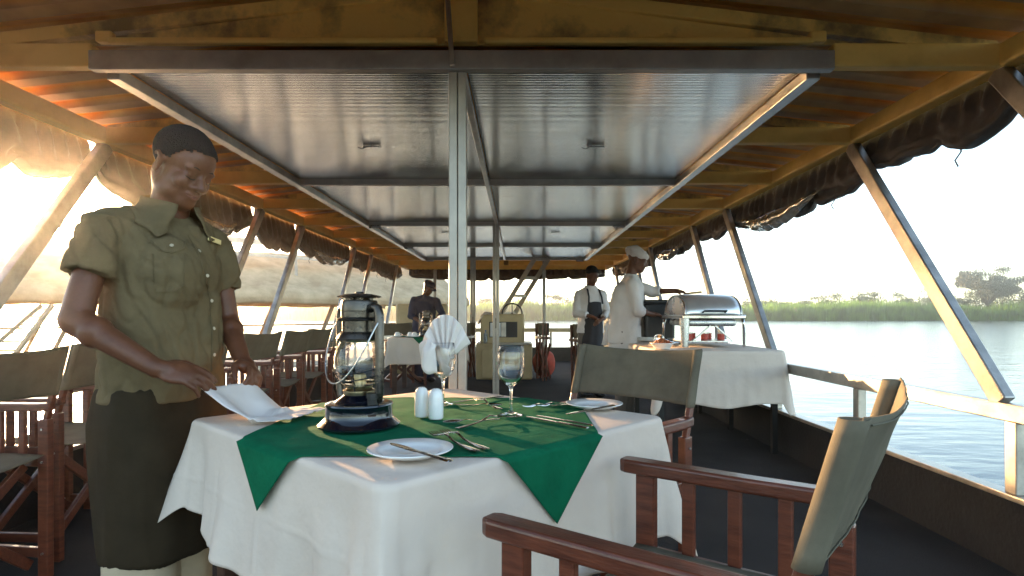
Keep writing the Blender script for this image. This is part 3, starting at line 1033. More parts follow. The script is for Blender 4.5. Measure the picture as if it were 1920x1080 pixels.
def table_cloth(half, drop, seed, flare=.09, amp=.018, nper=440, nv=46, rc=.03, corner=1.0, dropfn=None):
    """top disc + skirt of a square cloth, in the table's own frame"""
    m = MB()
    top = []

    def edge(s):
        # s in 0..4, rounded square of half size 'half'
        k = int(s) % 4; f = (s - int(s)) * 2 - 1
        L = half - rc
        # parametrise each side incl. half of the corner arcs
        arc = .16
        if abs(f) < 1 - arc:
            a = f / (1 - arc) * L
            p = Vector((a, -half)); n = Vector((0, -1)); cn = 0
        else:
            g = (abs(f) - (1 - arc)) / arc * (PI / 4)
            sg = 1 if f > 0 else -1
            p = Vector((sg * (L + rc * math.sin(g)), -half + rc - rc * math.cos(g)))
            n = Vector((sg * math.sin(g), -math.cos(g))); cn = g / (PI / 4)
        c, q = [(1, 0), (0, 1), (-1, 0), (0, -1)][k]
        rot = lambda v: Vector((v.x * c - v.y * q, v.x * q + v.y * c))
        return rot(p), rot(n), cn, abs(f)
    rings = []
    # top rings (slightly uneven)
    for rr_ in (0.0001, .3, .6, .85, .97):
        ring = []
        for i in range(nper):
            p, n, cn, f = edge(4 * i / nper)
            q = p * rr_
            ring.append(Vector((q.x, q.y, TZ + .003 + .0012 * noise.noise(Vector((q.x * 9, q.y * 9, seed))))))
        rings.append(ring)
    er = .012
    for j in range(nv + 1):
        ring = []
        t = j / nv
        for i in range(nper):
            s = 4 * i / nper
            p, n, cn, f = edge(s)
            dr = drop if dropfn is None else dropfn(s, cn)
            # the cloth's square corner hangs lower and stands out as a cone
            low = dr + corner * .085 * cn ** 1.5 * 1.0
            L = low * t
            if L < er * PI / 2:
                a = L / er
                out = er * math.sin(a); z = TZ + .003 - er * (1 - math.cos(a))
            else:
                out = er; z = TZ + .003 - er - (L - er * PI / 2)
            h = max(0, TZ - z)
            w = h / max(dr, .01)
            per = Vector((p.x * 5.2, p.y * 5.2, seed))
            fold = (noise.noise(per) * 1.2 + .55 * noise.noise(per * 2.3 + Vector((0, 0, 4)))) * amp * w * 1.4
            fold *= w ** .8 * 1.7 * (1 - .6 * math.exp(-(((s % 1) - .5) / .22) ** 2))
            fold += amp * .25 * math.sin((p.x - p.y) * 38 + seed) * w * w * (.3 + .7 * abs(noise.noise(per * .7)))
            fold += .004 * noise.noise(Vector((p.x * 10, p.y * 10, z * 9 + seed))) * min(1, w * 3)
            o_ = out + fold + flare * w * (.12 + 1.0 * cn ** 1.3) + .008 * w
            for fc, fw, fa in ((.90, .035, .030), (1.13, .03, .034), (.36, .05, .020), (.62, .035, .018), (1.42, .04, .022), (1.66, .03, .026), (1.86, .03, .024), (2.3, .05, .03), (2.7, .05, .03), (3.3, .05, .03), (3.7, .05, .03)):
                o_ += fa * amp / .028 * math.exp(-((s - fc + .02 * w) / fw) ** 2) * w ** 1.5
            for cr_ in (.26, .50, .74):
                o_ += .0035 * max(0, 1 - abs((s % 1) - cr_) / .009) * min(1, w * 2)
            o_ += .002 * max(0, 1 - abs(h - .16) / .004)
            o_ -= .045 * w * math.exp(-((f - .70) / .10) ** 2) * corner
            q = p + n * max(o_, .003)
            ring.append(Vector((q.x, q.y, z + .006 * noise.noise(per * 1.7) * w)))
        rings.append(ring)
    m.loft(rings, cap=False)
    return m


def place(m, loc, rot):
    c, s = math.cos(rot), math.sin(rot)
    m.v = [Vector((loc[0] + p.x * c - p.y * s, loc[1] + p.x * s + p.y * c, p.z)) for p in m.v]
    return m


def set_origin(o, loc):
    loc = Vector(loc)
    for v in o.data.vertices: v.co -= loc
    o.location = loc
    return o


def hem(s, cn):
    l = min(s, 4 - s)            # distance from the left corner along the rim
    return .348 - .085 * math.exp(-(l / .22) ** 2) - .02 * math.exp(-(l / .8) ** 2)


m = place(table_cloth(TH + .004, .325, 3, flare=.062, amp=.028, dropfn=hem), TC, TA)
o = m.build('tablecloth', CLOTH, smooth=True, solid=.0012)
set_origin(o, (TC.x, TC.y, TZ)); tag(o, 'white tablecloth with hanging corners draped over the foreground table', 'tablecloth')


def overlay(half, centre, rot_rel, thalf, seed, base=.0048, nn=90, step=.014):
    """square cloth turned against the table, its corners hanging over the edges; table frame coordinates"""
    m = MB()

    def fn(u, v):
        x, y = (u * 2 - 1) * half, (v * 2 - 1) * half
        # slightly rounded corners and wavy hem
        c, s = math.cos(rot_rel), math.sin(rot_rel)
        a = x * c - y * s + centre[0]; b = x * s + y * c + centre[1]
        z = TZ + base
        T = thalf + .004 + step
        hang_ = 0
        if min(half - abs(x), half - abs(y)) < .011: z += .0010
        dx = max(0, abs(a) - T); dy = max(0, abs(b) - T)
        w = .0012 * (noise.noise(Vector((a * 8 + seed, b * 8, 0))) + .6 * noise.noise(Vector((a * 22, b * 5 + seed, 0))))
        # soft creases across the top
        cr = .0040 * max(0, noise.noise(Vector((a * 4 + b * 10 + seed, a * 1.5, 2)))) * min(1, max(0, (T - max(abs(a), abs(b))) * 15))
        if dx <= 0 and dy <= 0:
            e = max(0, max(abs(a), abs(b)) - (T - .012)) / .012
            return Vector((a, b, z + abs(w) + cr - .006 * e * e))
        fold = .010 * noise.noise(Vector((a * 9 + seed, b * 9, 1)))
        if dx >= dy:
            h = dx
            sg = 1 if a > 0 else -1
            p = Vector((sg * (T + .014 + .03 * h + fold * h * 2.0), b, z - .006 - h))
        else:
            h = dy
            sg = 1 if b > 0 else -1
            p = Vector((a, sg * (T + .014 + .03 * h + fold * h * 2.0), z - .006 - h))
        return p
    m.grid(fn, nn, nn)
    return m


m = place(overlay(.446, (.050, -.017), R(45 - 2.2), TH, 5, nn=150), (TC.x, TC.y, 0), TA)
o = m.build('table_overlay', GREEN, smooth=True, solid=.0012)
set_origin(o, (TC.x, TC.y, TZ)); tag(o, 'dark green square overlay cloth laid cornerwise on the white foreground tablecloth', 'tablecloth')
GZ = TZ + .0085      # things stand on the green cloth
WZ = TZ + .004

# ---------------------------------------------------------------- hurricane lantern


def lantern(loc, rot, label):
    t = thing('hurricane_lantern', label, 'lantern', loc, rot, group='hurricane lanterns on the tables')
    # tank with flared skirt
    MB().lathe([(0.0, 0), (.104, 0), (.109, .003), (.109, .008), (.100, .016), (.092, .024), (.0885, .030), (.0885, .056), (.090, .060), (.0885, .064), (.072, .067),
                (.070, .0665), (.048, .074), (.040, .084), (.0, .086)], n=64).build('fuel_tank', NAVY, t, auto=True)
    MB().lathe([(.066, .062), (.068, .0655), (.064, .070), (.058, .074), (.046, .082), (.040, .088)], n=48).build('tank_shoulder', NAVY, t, auto=True)
    f = MB().lathe([(.0, .066), (.014, .066), (.014, .082), (.017, .083), (.017, .096), (.0, .097)], c=(.072, -.012, 0), n=20)
    f.build('filler_cap', BLACKM, t, auto=True)
    # burner
    b = MB().lathe([(.0, .082), (.040, .084), (.042, .088), (.042, .098), (.036, .102), (.034, .104), (.036, .108), (.036, .112), (.020, .116), (.018, .122), (.020, .130), (.016, .141), (.006, .146), (0, .147)], n=40)
    b.build('burner', BRASS, t, auto=True)
    MB().tube([(.03, -.03, .108), (.045, -.05, .112), (.06, -.06, .105)], .002, 6).build('wick_knob_stem', BLACKM, t)
    # glass chimney
    prof = [(.044, .112), (.052, .122), (.062, .142), (.067, .165), (.066, .190), (.060, .212), (.052, .228), (.049, .234)]
    inner = [(r - .0018, z) for r, z in reversed(prof)]
    MB().lathe(prof + inner, n=56, closed=True).build('glass_globe', CHIMG, t, smooth=True)
    # wire guards round the globe
    g = MB()
    for z, r in ((.133, .0615), (.152, .0665)):
        g.tube([(math.cos(a) * (r + .003), math.sin(a) * (r + .003), z + .006 * math.sin(a * 2 + 1)) for a in [k * 2 * PI / 40 for k in range(40)]], .0016, 6, closed=True)
    for a in (.5, 1.6, 2.9, 4.1, 5.4):
        g.tube([(math.cos(a) * r, math.sin(a) * r, z) for r, z in ((.046, .114), (.055, .121), (.066, .14), (.070, .155))], .0015, 6)
    g.build('wire_guard', BLACKM, t)
    # upper tank / hood
    MB().lathe([(.050, .232), (.060, .233), (.061, .238), (.055, .248), (.050, .254), (.046, .256), (.046, .284), (.048, .286)], n=48).build('globe_holder', BRONZE, t, auto=True)
    MB().lathe([(.046, .284), (.060, .286), (.061, .289), (.052, .293), (.049, .295), (.049, .310), (.050, .311), (.049, .312), (.049, .334), (.046, .340), (.020, .342), (0, .343)], n=48).build('chimney', BRONZE, t, auto=True)
    h = MB()
    for k in range(8):
        a = k * PI / 4 + .2
        h.tube([(math.cos(a) * .0455, math.sin(a) * .0455, .268), (math.cos(a) * .0468, math.sin(a) * .0468, .268)], .0026, 8)
    h.build('vent_hole', BLACK, t)
    hood = MB().lathe([(.020, .338), (.020, .350), (.0, .351)], n=24)
    hood.lathe([(.0, .349), (.030, .349), (.052, .347), (.060, .350), (.053, .353), (.036, .357), (.012, .359), (.010, .363), (0, .364)], n=40)
    for a in (.4, 2.5, 4.6):
        hood.box((math.cos(a) * .03, math.sin(a) * .03, .346), (.018, .012, .012))
    hood.build('hood', BRONZE, t, auto=True)
    # side tubes
    for sx in (-1, 1):
        MB().tube([(sx * .046, 0, .315), (sx * .062, 0, .324), (sx * .078, 0, .318), (sx * .084, 0, .300), (sx * .084, 0, .16), (sx * .084, 0, .10), (sx * .078, 0, .078), (sx * .060, 0, .070)],
                  [.010, .011, .012, .0125, .0125, .0125, .012, .010], 14).build('side_tube', BRONZE, t, smooth=True)
        MB().tube([(sx * .070, 0, .150), (sx * .084, 0, .152), (sx * .098, 0, .150)], .003, 6).build('guard_hook', BLACKM, t)
    # bail handle hanging aside, over the front of the globe
    pts = []
    for k in range(25):
        a = PI * k / 24
        x = math.cos(a) * .090
        q = math.sin(a)
        pts.append((x, -.082 * q ** .8, .292 - .170 * q))
    MB().tube([(.086, 0, .296)] + pts + [(-.086, 0, .296)], .0022, 8).build('bail_handle', STEEL2, t, smooth=True)
    return t


lantern((-.428, 1.590, GZ), R(-38), 'tall black and navy hurricane lantern standing on the green cloth in front')

# ---------------------------------------------------------------- glasses, napkins, shakers


def wine_glass(loc, label, s=1.0):
    prof = [(.0, .0), (.0345, .0), (.036, .0012), (.034, .003), (.020, .0062), (.008, .0105), (.0048, .018), (.0042, .045), (.0046, .070), (.0065, .084), (.013, .091),
            (.026, .101), (.036, .117), (.0415, .138), (.0425, .158), (.0405, .185), (.0375, .207), (.0368, .2085)]
    inn = [(.0360, .207), (.039, .185), (.0410, .158), (.0398, .138), (.0342, .118), (.024, .104), (.010, .0955), (0, .0945)]
    o = MB().lathe([(r * s, z * s) for r, z in prof + inn], n=56).build('wine_glass', GLASS, smooth=True)
    o.location = loc
    tag(o, label, 'glass', 'wine glasses on the near table')
    return o


wine_glass((-.250, 1.975, TZ + .008), 'wine glass holding the white fan-folded napkin, beside the lantern', 1.0)
wine_glass((-.019, 1.752, GZ + .001), 'empty wine glass standing alone on the green cloth', 1.0)

# fan-folded napkin standing in the far glass
gx, gy = -.250, 1.975


def fan(u, v):
    # u along the pleats, v from foot (0) to top (1)
    a = (u - .5) * 2
    npl = 6
    z = TZ + .105 + v * .205
    spread = .012 + .070 * max(0, v - .28) ** 1.0 * 1.25
    x = a * spread * (1 + .1 * v)
    z2 = z - abs(a) ** 2.2 * max(0, v - .25) * .13
    pl = abs(((u * npl) % 1) - .5) * 2 - .5
    y = pl * (.012 + .010 * v) + .028 * a * a * (1 if v < .5 else 1) * v
    if v < .42:
        x += .010 * math.sin(v * 22)
    return Vector((gx + .008 + x, gy - .01 + y, z2))


fm = MB().grid(fan, 61, 40)


def tail_old(side):
    def fn(u, v):
        # loose flaps falling over the rim of the glass
        a = v
        r = .016 + .055 * math.sin(min(a, .75) / .75 * PI * .62)
        ang = (-2.05 if side < 0 else -.45) + (u - .5) * 1.2 + side * .12 * math.sin(a * 5)
        z = TZ + .195 + .055 * math.sin(a * PI * .75) - a * a * .145 * (1 if side < 0 else .7)
        rr_ = r + .010 * math.sin(u * 17 + a * 3) + .012 * a
        return Vector((gx + math.cos(ang) * rr_ * (1.05) + (-.012 if side < 0 else .014), gy + math.sin(ang) * rr_ - .004, z))
    return fn




def tail(u, v):
    # a soft loose flap spilling over the left of the rim
    q = Vector((u * 2.2, v * 2.0, 7))
    ang = -2.5 + (u - .5) * (1.2 + .2 * v)
    r = .012 + .046 * math.sin(min(v * 1.25, 1) * PI / 2) + .016 * math.sin(u * 9 + 2.5 * v) * v + .016 * noise.noise(q * 1.6)
    z = TZ + .200 + .045 * math.sin(v * PI * .8) - v ** 2 * (.075 + .05 * noise.noise(q)) - .09 * v * (u - .3) ** 2
    return Vector((gx + math.cos(ang) * r - .006, gy + math.sin(ang) * r * .9, z))


fm.grid(tail, 40, 30)


def inner(u, v):
    a = u * 2 * PI * 1.35
    r = (.010 + .020 * v) * (1 + .25 * math.sin(a * 3 + v * 6))
    return Vector((gx + math.cos(a) * r, gy + math.sin(a) * r, TZ + .118 + v * .085 + .006 * math.sin(a * 2)))


fm.grid(inner, 50, 16)
o = fm.build('folded_napkin', NAPKIN, smooth=True, solid=.0016)
set_origin(o, (gx, gy, TZ + .11)); tag(o, 'white napkin pleated into a fan and stuck in the wine glass', 'napkin')

for (x, y, r, lab, nm) in ((-.283, 1.735, .020, 'left one of the two white china shakers on the green cloth', 'salt_shaker'),
                           (-.236, 1.700, .021, 'right one of the two white china shakers, slightly nearer', 'pepper_shaker')):
    t = thing(nm, lab, 'shaker', (x, y, GZ), group='china shakers')
    MB().lathe([(0, 0), (r * .95, 0), (r * 1.04, .004), (r * 1.05, .03), (r, .062), (r * .92, .074), (r * .72, .083), (r * .4, .0875), (0, .0885)], n=36).build('shaker_body', CHINA, t, smooth=True)
    h = MB()
    for k in range(4):
        a = k * PI / 2
        h.tube([(math.cos(a) * .005, math.sin(a) * .005, .0870), (math.cos(a) * .005, math.sin(a) * .005, .0888)], .0011, 6)
    h.build('shaker_holes', BLACK, t)

# ---------------------------------------------------------------- plates and cutlery


def plate(loc, r, label):
    o = MB().lathe([(0, .0015), (r * .55, .0015), (r * .6, 0), (r * .66, .002), (r * .98, .0135), (r, .0155), (r * .99, .0172), (r * .70, .0085), (r * .63, .0052), (0, .0045)], n=64).build('side_plate', CHINA, smooth=True)
    o.location = loc
    tag(o, label, 'plate', 'white side plates')
    return o


plate((-.230, 1.262, TZ + .0085), .092, 'white side plate with a knife laid across it at the front table edge')
plate((.250, 1.905, TZ + .0085), .092, 'white side plate with a knife across it at the right table corner')


def flat(outline, thick, curve, n2=1):
    """outline: list of (x along, halfwidth); curve(x) -> z"""
    m = MB()
    rings = []
    for x, hw in outline:
        z = curve(x)
        th = thick if not callable(thick) else thick(x)
        hw = max(hw, .0003)
        rings.append([(x, -hw, z), (x, -hw * .6, z + th), (x, hw * .6, z + th), (x, hw, z), (x, hw * .6, z - th * .3), (x, -hw * .6, z - th * .3)])
    m.loft([[Vector(p) for p in r] for r in rings])
    return m


HAND = [(-.100, .0045), (-.097, .0085), (-.085, .0098), (-.06, .0075), (-.03, .0048), (0, .0035)]


def knife_mesh():
    o_ = [(-.110, .005), (-.107, .0085), (-.09, .0092), (-.05, .0075), (-.01, .0062), (0.0, .0050), (.006, .0085), (.03, .0098), (.07, .0100), (.095, .0088), (.108, .0055), (.113, .001)]
    return flat(o_, lambda x: .0022 if x < 0 else .0008, lambda x: .0012)


def fork_mesh():
    cv = lambda x: .0012 + .010 * math.exp(-((x - .035) / .028) ** 2) + (.006 * max(0, (x - .075) / .03) if x > .075 else 0)
    m = flat(HAND + [(.02, .0032), (.032, .0042), (.042, .0105), (.050, .0118), (.056, .0118)], .0011, cv)
    for k in range(4):
        y = (k - 1.5) * .0062
        m.tube([(.054, y, cv(.054)), (.070, y * 1.02, cv(.070)), (.088, y * 1.03, cv(.088)), (.102, y * 1.0, cv(.102))], [.0019, .0017, .0014, .0007], 6)
    return m


def spoon_mesh():
    cv = lambda x: .0012 + .009 * math.exp(-((x - .02) / .025) ** 2)
    m = flat(HAND + [(.02, .003), (.034, .004)], .0012, cv)

    def bowl(u, v):
        a = u * 2 * PI
        r = v
        x = .062 + math.cos(a) * .031 * r; y = math.sin(a) * .0195 * r * (1 - .12 * math.cos(a))
        return Vector((x, y, .0022 + .0075 * r * r))
    m.grid(bowl, 28, 8, closed_u=True)
    return m


def cutlery(kind, head, tail_, label, z=None, tilt_z=0, group='cutlery on the near table'):
    """head, tail: ends on the table (world x,y)"""
    m = {'knife': knife_mesh, 'fork': fork_mesh, 'spoon': spoon_mesh}[kind]()
    o = m.build(kind, STEEL, smooth=False, auto=True, solid=(.0009 if kind == 'spoon' else 0))
    d = Vector(head) - Vector(tail_)
    ln = {'knife': .223, 'fork': .202, 'spoon': .193}[kind]
    c = (Vector(head) + Vector(tail_)) / 2
    mid = {'knife': .0015, 'fork': .001, 'spoon': -.0035}[kind]
    o.location = (c.x, c.y, (GZ + .0035) if z is None else z)
    o.rotation_euler = (0, tilt_z, math.atan2(d.y, d.x))
    sc = min(1.12, max(.85, d.length / ln))
    o.scale = (sc, sc, sc)
    tag(o, label, kind, group)
    return o


def T2(u, v, z=None):
    h = H - (GZ if z is None else z)
    Y = h * F / (v - 590)
    return ((u - 970) * Y / F, Y)


cutlery('knife', T2(733, 830, TZ + .03), T2(846, 864, TZ + .03), 'steel table knife lying across the front side plate', z=TZ + .0275)
cutlery('knife', T2(1062, 776, TZ + .03), T2(1152, 759, TZ + .03), 'steel table knife lying across the right side plate', z=TZ + .0275)
cutlery('fork', T2(799, 812), T2(912, 857), 'steel fork by the front plate, the nearer of a pair side by side')
cutlery('fork', T2(823, 810), T2(925, 851), 'steel fork by the front plate, the farther of a pair side by side')
cutlery('spoon', T2(829, 800), T2(935, 788), 'dessert spoon with its dark bowl pointing left in front of the empty glass')
cutlery('fork', T2(950, 783), T2(851, 810), 'fork crossing the dessert spoon in front of the empty glass', z=GZ + .006)
cutlery('knife', T2(846, 757), T2(944, 745), 'knife at the far edge of the green cloth right of the napkin glass')
cutlery('fork', T2(884, 748), T2(951, 775), 'fork behind the empty glass, tines towards the far edge')
cutlery('spoon', T2(931, 766), T2(866, 763), 'spoon lying under the fork behind the empty glass', z=GZ + .006)
cutlery('fork', T2(990, 766), T2(1062, 761), 'fork left of the right plate, the nearer of two')
cutlery('fork', T2(1012, 765), T2(1080, 756), 'fork left of the right plate, the farther of two')
cutlery('knife', T2(988, 784), T2(1103, 806), 'knife in front of the right plate, the nearer of two')
cutlery('knife', T2(1006, 782), T2(1113, 801), 'knife in front of the right plate, the farther of two')

# ---------------------------------------------------------------- safari chairs


CANVASD = mat('olive_thread', (0.10, 0.09, 0.06), 0.9)


def make_chair(label, W=.585, D=.50, backh=.945, armh=.71, seath=.495, lean=.088):
    """faces local +Y; origin on the deck under the seat"""
    t = thing('folding_chair', label, 'chair', group='canvas safari chairs')
    hw = W / 2; yf, yr = D / 2 - .035, -D / 2 + .03
    for s in (-1, 1):
        x = s * (hw - .02)
        MB().bar((x, yf, 0), (x, yf, armh - .03), .03, .048, up=(0, 1, 0)).build('front_leg', WOOD, t, bevel=.004)
        m = MB()
        m.bar((x, yr + .0, 0), (x, yr, armh - .06), .03, .048, up=(0, 1, 0))
        m.build('rear_leg', WOOD, t, bevel=.004)
        m = MB()
        m.bar((x, yr, armh - .075), (x + s * 0, yr - lean, backh - .005), .021, .024, up=(0, 1, 0))
        m.build('back_stile', WOOD, t, bevel=.004)
        # arm: thick plank, front end rounded
        arm = MB()
        ys = [yf + .068, yf + .05, yf, -.02, yr + .02, yr - .03]
        ws = [.034, .052, .054, .050, .046, .040]
        zs = [.0, 0, 0, 0, .002, .006]
        rings = []
        for y, w_, dz in zip(ys, ws, zs):
            rings.append([Vector((x + a * w_ / 2, y, armh - .014 + b * .017 + dz)) for a, b in ((-1, -1), (1, -1), (1, 1), (-1, 1))])
        arm.loft(rings)
        arm.build('armrest', WOODH, t, bevel=.007, seg=3)
        for k in range(3):
            y = yr + (yf - yr) * (k + 1) / 4
            MB().box((x, y, (armh - .028 + seath + .005) / 2), (.018, .03, armh - .028 - seath - .005)).build('spindle', WOOD, t, bevel=.003)
        MB().box((x, (yf + yr) / 2, seath - .018), (.028, yf - yr - .048, .045)).build('side_rail', WOODH, t, bevel=.004)
        MB().box((x, (yf + yr) / 2, .10), (.022, yf - yr - .048, .04)).build('stretcher', WOODH, t, bevel=.004)
        for y, z in ((yf, seath - .02), (yf, .10), (yr, seath - .02), (yr, .10), (yr, armh - .10)):
            MB().tube([(x - .021, y, z), (x + .021, y, z)], .005, 8).build('bolt', STEEL2, t, auto=True)
    for y, sgn in ((yf - .055, 1), (yr + .055, -1)):
        for s in (-1, 1):
            MB().bar((s * (hw - .05), y + s * .011 * sgn, .055), (-s * (hw - .055), y + s * .011 * sgn, seath - .03), .02, .04, up=(0, 0, 1)).build('cross_strut', WOODH, t, bevel=.003)

    def seat(u, v):
        x = (u - .5) * (W - .075)
        y = yr - .01 + (yf - yr + .03) * v
        return Vector((x, y, seath + .012 - .028 * (1 - (2 * u - 1) ** 2) + .003 * noise.noise(Vector((x * 9, y * 9, 1)))))
    MB().grid(seat, 20, 14).build('seat', CANVAS, t, smooth=True, solid=.003)
    # back canvas: panel bowed backwards, with a sleeve round each stile
    bz0 = backh - .195

    def back(u, v):
        x = (u - .5) * (W - .04 + .02)
        f = (bz0 + v * .2 - (armh - .075)) / (backh - armh + .07)
        y = yr - lean * f - .012
        e = 1 - abs(2 * u - 1) ** 2.2
        y -= .020 * e * (.8 + .3 * v)
        z = bz0 + v * .205 - .016 * e * (v ** 2) + .006 * e * (1 - v)
        y += .0035 * noise.noise(Vector((x * 7, z * 16, 3))) + .002 * noise.noise(Vector((x * 24, z * 7, 5)))
        return Vector((x, y, z))
    bm_ = MB().grid(back, 44, 14)
    bm_.build('backrest', CANVAS, t, smooth=True, solid=.003)
    for v_, nm_ in ((.05, 'bottom_seam'), (.95, 'top_seam')):
        MB().tube([back(i / 40, v_) + Vector((0, -.0022, 0)) for i in range(2, 39)], .0013, 5).build(nm_, CANVASD, t)
        
    for s in (-1, 1):
        x = s * (hw - .02)
        a = Vector((x, yr - lean * (bz0 - armh + .075) / (backh - armh + .07), bz0)); b_ = Vector((x, yr - lean, backh + .006))
        rings = []
        for f in (0, .12, .5, .9, 1):
            p = a.lerp(b_, f)
            rings.append([p + Vector((math.cos(k * PI / 8) * (.0155 + .001 * math.sin(f * 9)), math.sin(k * PI / 8) * .0185 - .001, 0)) for k in range(16)])
        MB().loft(rings, cap=False).build('canvas_sleeve', CANVAS, t, smooth=True, solid=.0025)
    return t


def face(dx, dy):
    return math.atan2(dy, dx) - PI / 2


chair = make_chair('canvas safari chair nearest on the right, its red-brown armrests reaching the foreground table')
chair.location = (.334, 1.13, 0)
chair.rotation_euler = (0, 0, face(-.80, .60))
# a taller back rest, as the near chair shows
dup(chair, (.245, 2.118, 0), face(-.728, -.686), 'canvas safari chair behind the right corner of the near table, its back towards the buffet')
for i, (x, y, a, lab) in enumerate(((-2.20, 2.18, -8, 'canvas safari chair at the left picture edge, nearest in the row by the left rail'),
                                    (-2.22, 2.86, -4, 'canvas safari chair right behind the waiter, second in the left row'),
                                    (-2.18, 3.55, 2, 'canvas safari chair hidden largely by the waiter, third in the left row'),
                                    (-2.17, 4.32, -3, 'canvas safari chair just right of the waiter hand, fourth in the left row'),
                                    (-2.16, 4.98, 2, 'fifth canvas safari chair in the left row, left of the lantern'),
                                    (-2.17, 5.62, -2, 'sixth canvas safari chair in the left row, left of the lantern'),
                                    (-2.15, 6.27, 3, 'seventh canvas safari chair in the left row, right beside the lantern'))):
    dup(chair, (x, y, 0), face(-1, 0) + R(a), lab, 'canvas safari chairs')

# ---------------------------------------------------------------- second table
T2C = Vector((-1.24, 8.30, 0))
make_table('dining_table', 'square dark wooden table under a white cloth farther back on the left', T2C, R(2), .49, .06)
m = place(table_cloth(.494, .36, 17, flare=.05, amp=.014, nper=240, nv=20, corner=.7), T2C, R(2))
o = m.build('tablecloth', CLOTH, smooth=True, solid=.0012); set_origin(o, (T2C.x, T2C.y, TZ))
tag(o, 'white tablecloth over the farther left table', 'tablecloth')
m = place(overlay(.47, (0, 0), R(45), .49, 8, nn=60), T2C, R(2))
o = m.build('table_overlay', GREEN, smooth=True, solid=.0012); set_origin(o, (T2C.x, T2C.y, TZ))
tag(o, 'green overlay cloth with one corner hanging on the farther left table', 'tablecloth')
lantern((-1.255, 8.05, GZ), R(20), 'dark hurricane lantern on the farther table, in front of the man in navy')
for k, (x, y, lab) in enumerate(((-1.63, 7.98, 'white cup and saucer alone at the left end of the far table'),
                                 (-1.46, 8.0, 'white cup in the middle of the three on the far table'),
                                 (-1.39, 7.93, 'white cup on the right of the three on the far table'))):
    t = thing('coffee_cup', lab, 'cup', (x, y, GZ), group='cups on the far table')
    MB().lathe([(0, 0), (.045, .001), (.072, .010), (.073, .012), (.045, .005), (0, .004)], n=28).build('saucer', CHINA, t, smooth=True)
    # upturned cups
    MB().lathe([(.040, .006), (.042, .008), (.041, .03), (.034, .052), (.022, .062), (.020, .066), (0, .064)], n=28).build('cup', CHINA, t, smooth=True)
    MB().tube([(.036, 0, .045), (.055, 0, .045), (.062, 0, .032), (.055, 0, .020), (.040, 0, .018)], .004, 6).build('handle', CHINA, t, smooth=True)
dup(chair, (-1.75, 8.95, 0), face(.55, -.8), 'canvas safari chair at the far table beside the left cream locker', 'canvas safari chairs')

# ---------------------------------------------------------------- helm console, lockers, ladder
c0 = thing('helm_console', 'cream helm console with dark display panel in the middle of the deck', 'console', (-.22, 9.9, 0))


def prism(m, xa, xb, prof):
    """profile of (y,z) extruded from xa to xb"""
    n = len(prof)
    vs = [(xa, y, z) for y, z in prof] + [(xb, y, z) for y, z in prof]
    fs = [tuple(range(n))[::-1], tuple(range(n, 2 * n))] + [(i, (i + 1) % n, n + (i + 1) % n, n + i) for i in range(n)]
    return m.add(vs, fs)


prism(MB(), -.47, .47, [(-.16, 0), (.3, 0), (.3, .62), (-.14, .60)]).build('console_base', CREAM, c0, bevel=.03, seg=3)
prism(MB(), -.40, .34, [(-.10, .58), (.28, .58), (.26, 1.09), (-.03, 1.09)]).build('console_top', CREAM, c0, bevel=.035, seg=3)
prism(MB(), -.37, .30, [(-.20, .03), (-.14, .03), (-.14, .50), (-.19, .50)]).build('access_door', CREAM, c0, bevel=.012)
tl = Vector((0, math.sin(.135), math.cos(.135)))


def onface(x, z):
    return Vector((x, -.10 + (z - .58) * (.07 / .51) - .006, z))


def panel(name, x0, x1, z0, z1, mt, dpt=.012, off=0):
    m = MB()
    a = onface((x0 + x1) / 2, z0); b = onface((x0 + x1) / 2, z1)
    m.bar(a + Vector((0, -off, 0)), b + Vector((0, -off, 0)), x1 - x0, dpt, up=(0, -1, 0))
    return m.build(name, mt, c0, bevel=.003)


panel('display_frame', -.25, .22, .70, .96, BLACKM, .008)
panel('notice_sheet', -.235, -.06, .715, .945, PAPER, .006, .006)
panel('display_strip', -.05, .03, .71, .95, ALU, .006, .006)
panel('display_panel', .035, .20, .71, .95, BLACK, .008, .006)
MB().box((.16, -.20, .60), (.50, .14, .035)).build('fold_down_shelf', ALU2, c0, bevel=.006)
wm = MB()
ctr = Vector((.13, .16, 1.10))
wm.tube([ctr + Vector((math.cos(a) * .17, -.05 * math.sin(a), math.sin(a) * .17)) for a in [k * 2 * PI / 36 for k in range(36)]], .013, 8, closed=True)
wh = wm.build('steering_wheel', BLACK, c0, smooth=True)
sp = MB()
for k in range(3):
    a = PI / 2 + k * 2 * PI / 3
    sp.tube([ctr, ctr + Vector((math.cos(a) * .165, 0, math.sin(a) * .165))], .01, 6)
sp.build('wheel_spoke', BLACKM, wh)
# cloth on console
def rag(u, v):
    x = -.44 + .26 * u; y = -.10 + .34 * v
    e = math.sin(u * PI) * math.sin(v * PI)
    return Vector((-.22 + x, 9.9 + y + .03, 1.09 + .035 * e + .02 * noise.noise(Vector((x * 20, y * 20, 0))) - (.16 * max(0, .35 - u) / .35) - .0)) + Vector((-.04 * max(0, .3 - u), 0, 0))
o = MB().grid(rag, 24, 20).build('folded_cloth', CLOTH, smooth=True, solid=.01)
set_origin(o, (-.6, 9.95, 1.09)); tag(o, 'crumpled pale cloth lying on top of the cream helm console', 'cloth')
t = thing('water_bottle', 'clear plastic water bottle standing on the helm console ledge', 'bottle', (-.53, 9.78, .60))
BOT = mat('bottle_plastic', (.55, .62, .68), .08, 0, trans=.7, ior=1.3)
MB().box((0, 0, -.012), (.12, .07, .02)).build('coaster', CREAM, t)
MB().lathe([(0, 0), (.03, .001), (.032, .01), (.030, .05), (.032, .06), (.030, .10), (.032, .12), (.030, .16), (.012, .195), (.011, .205), (0, .206)], n=20).build('bottle_body', BOT, t, smooth=True)
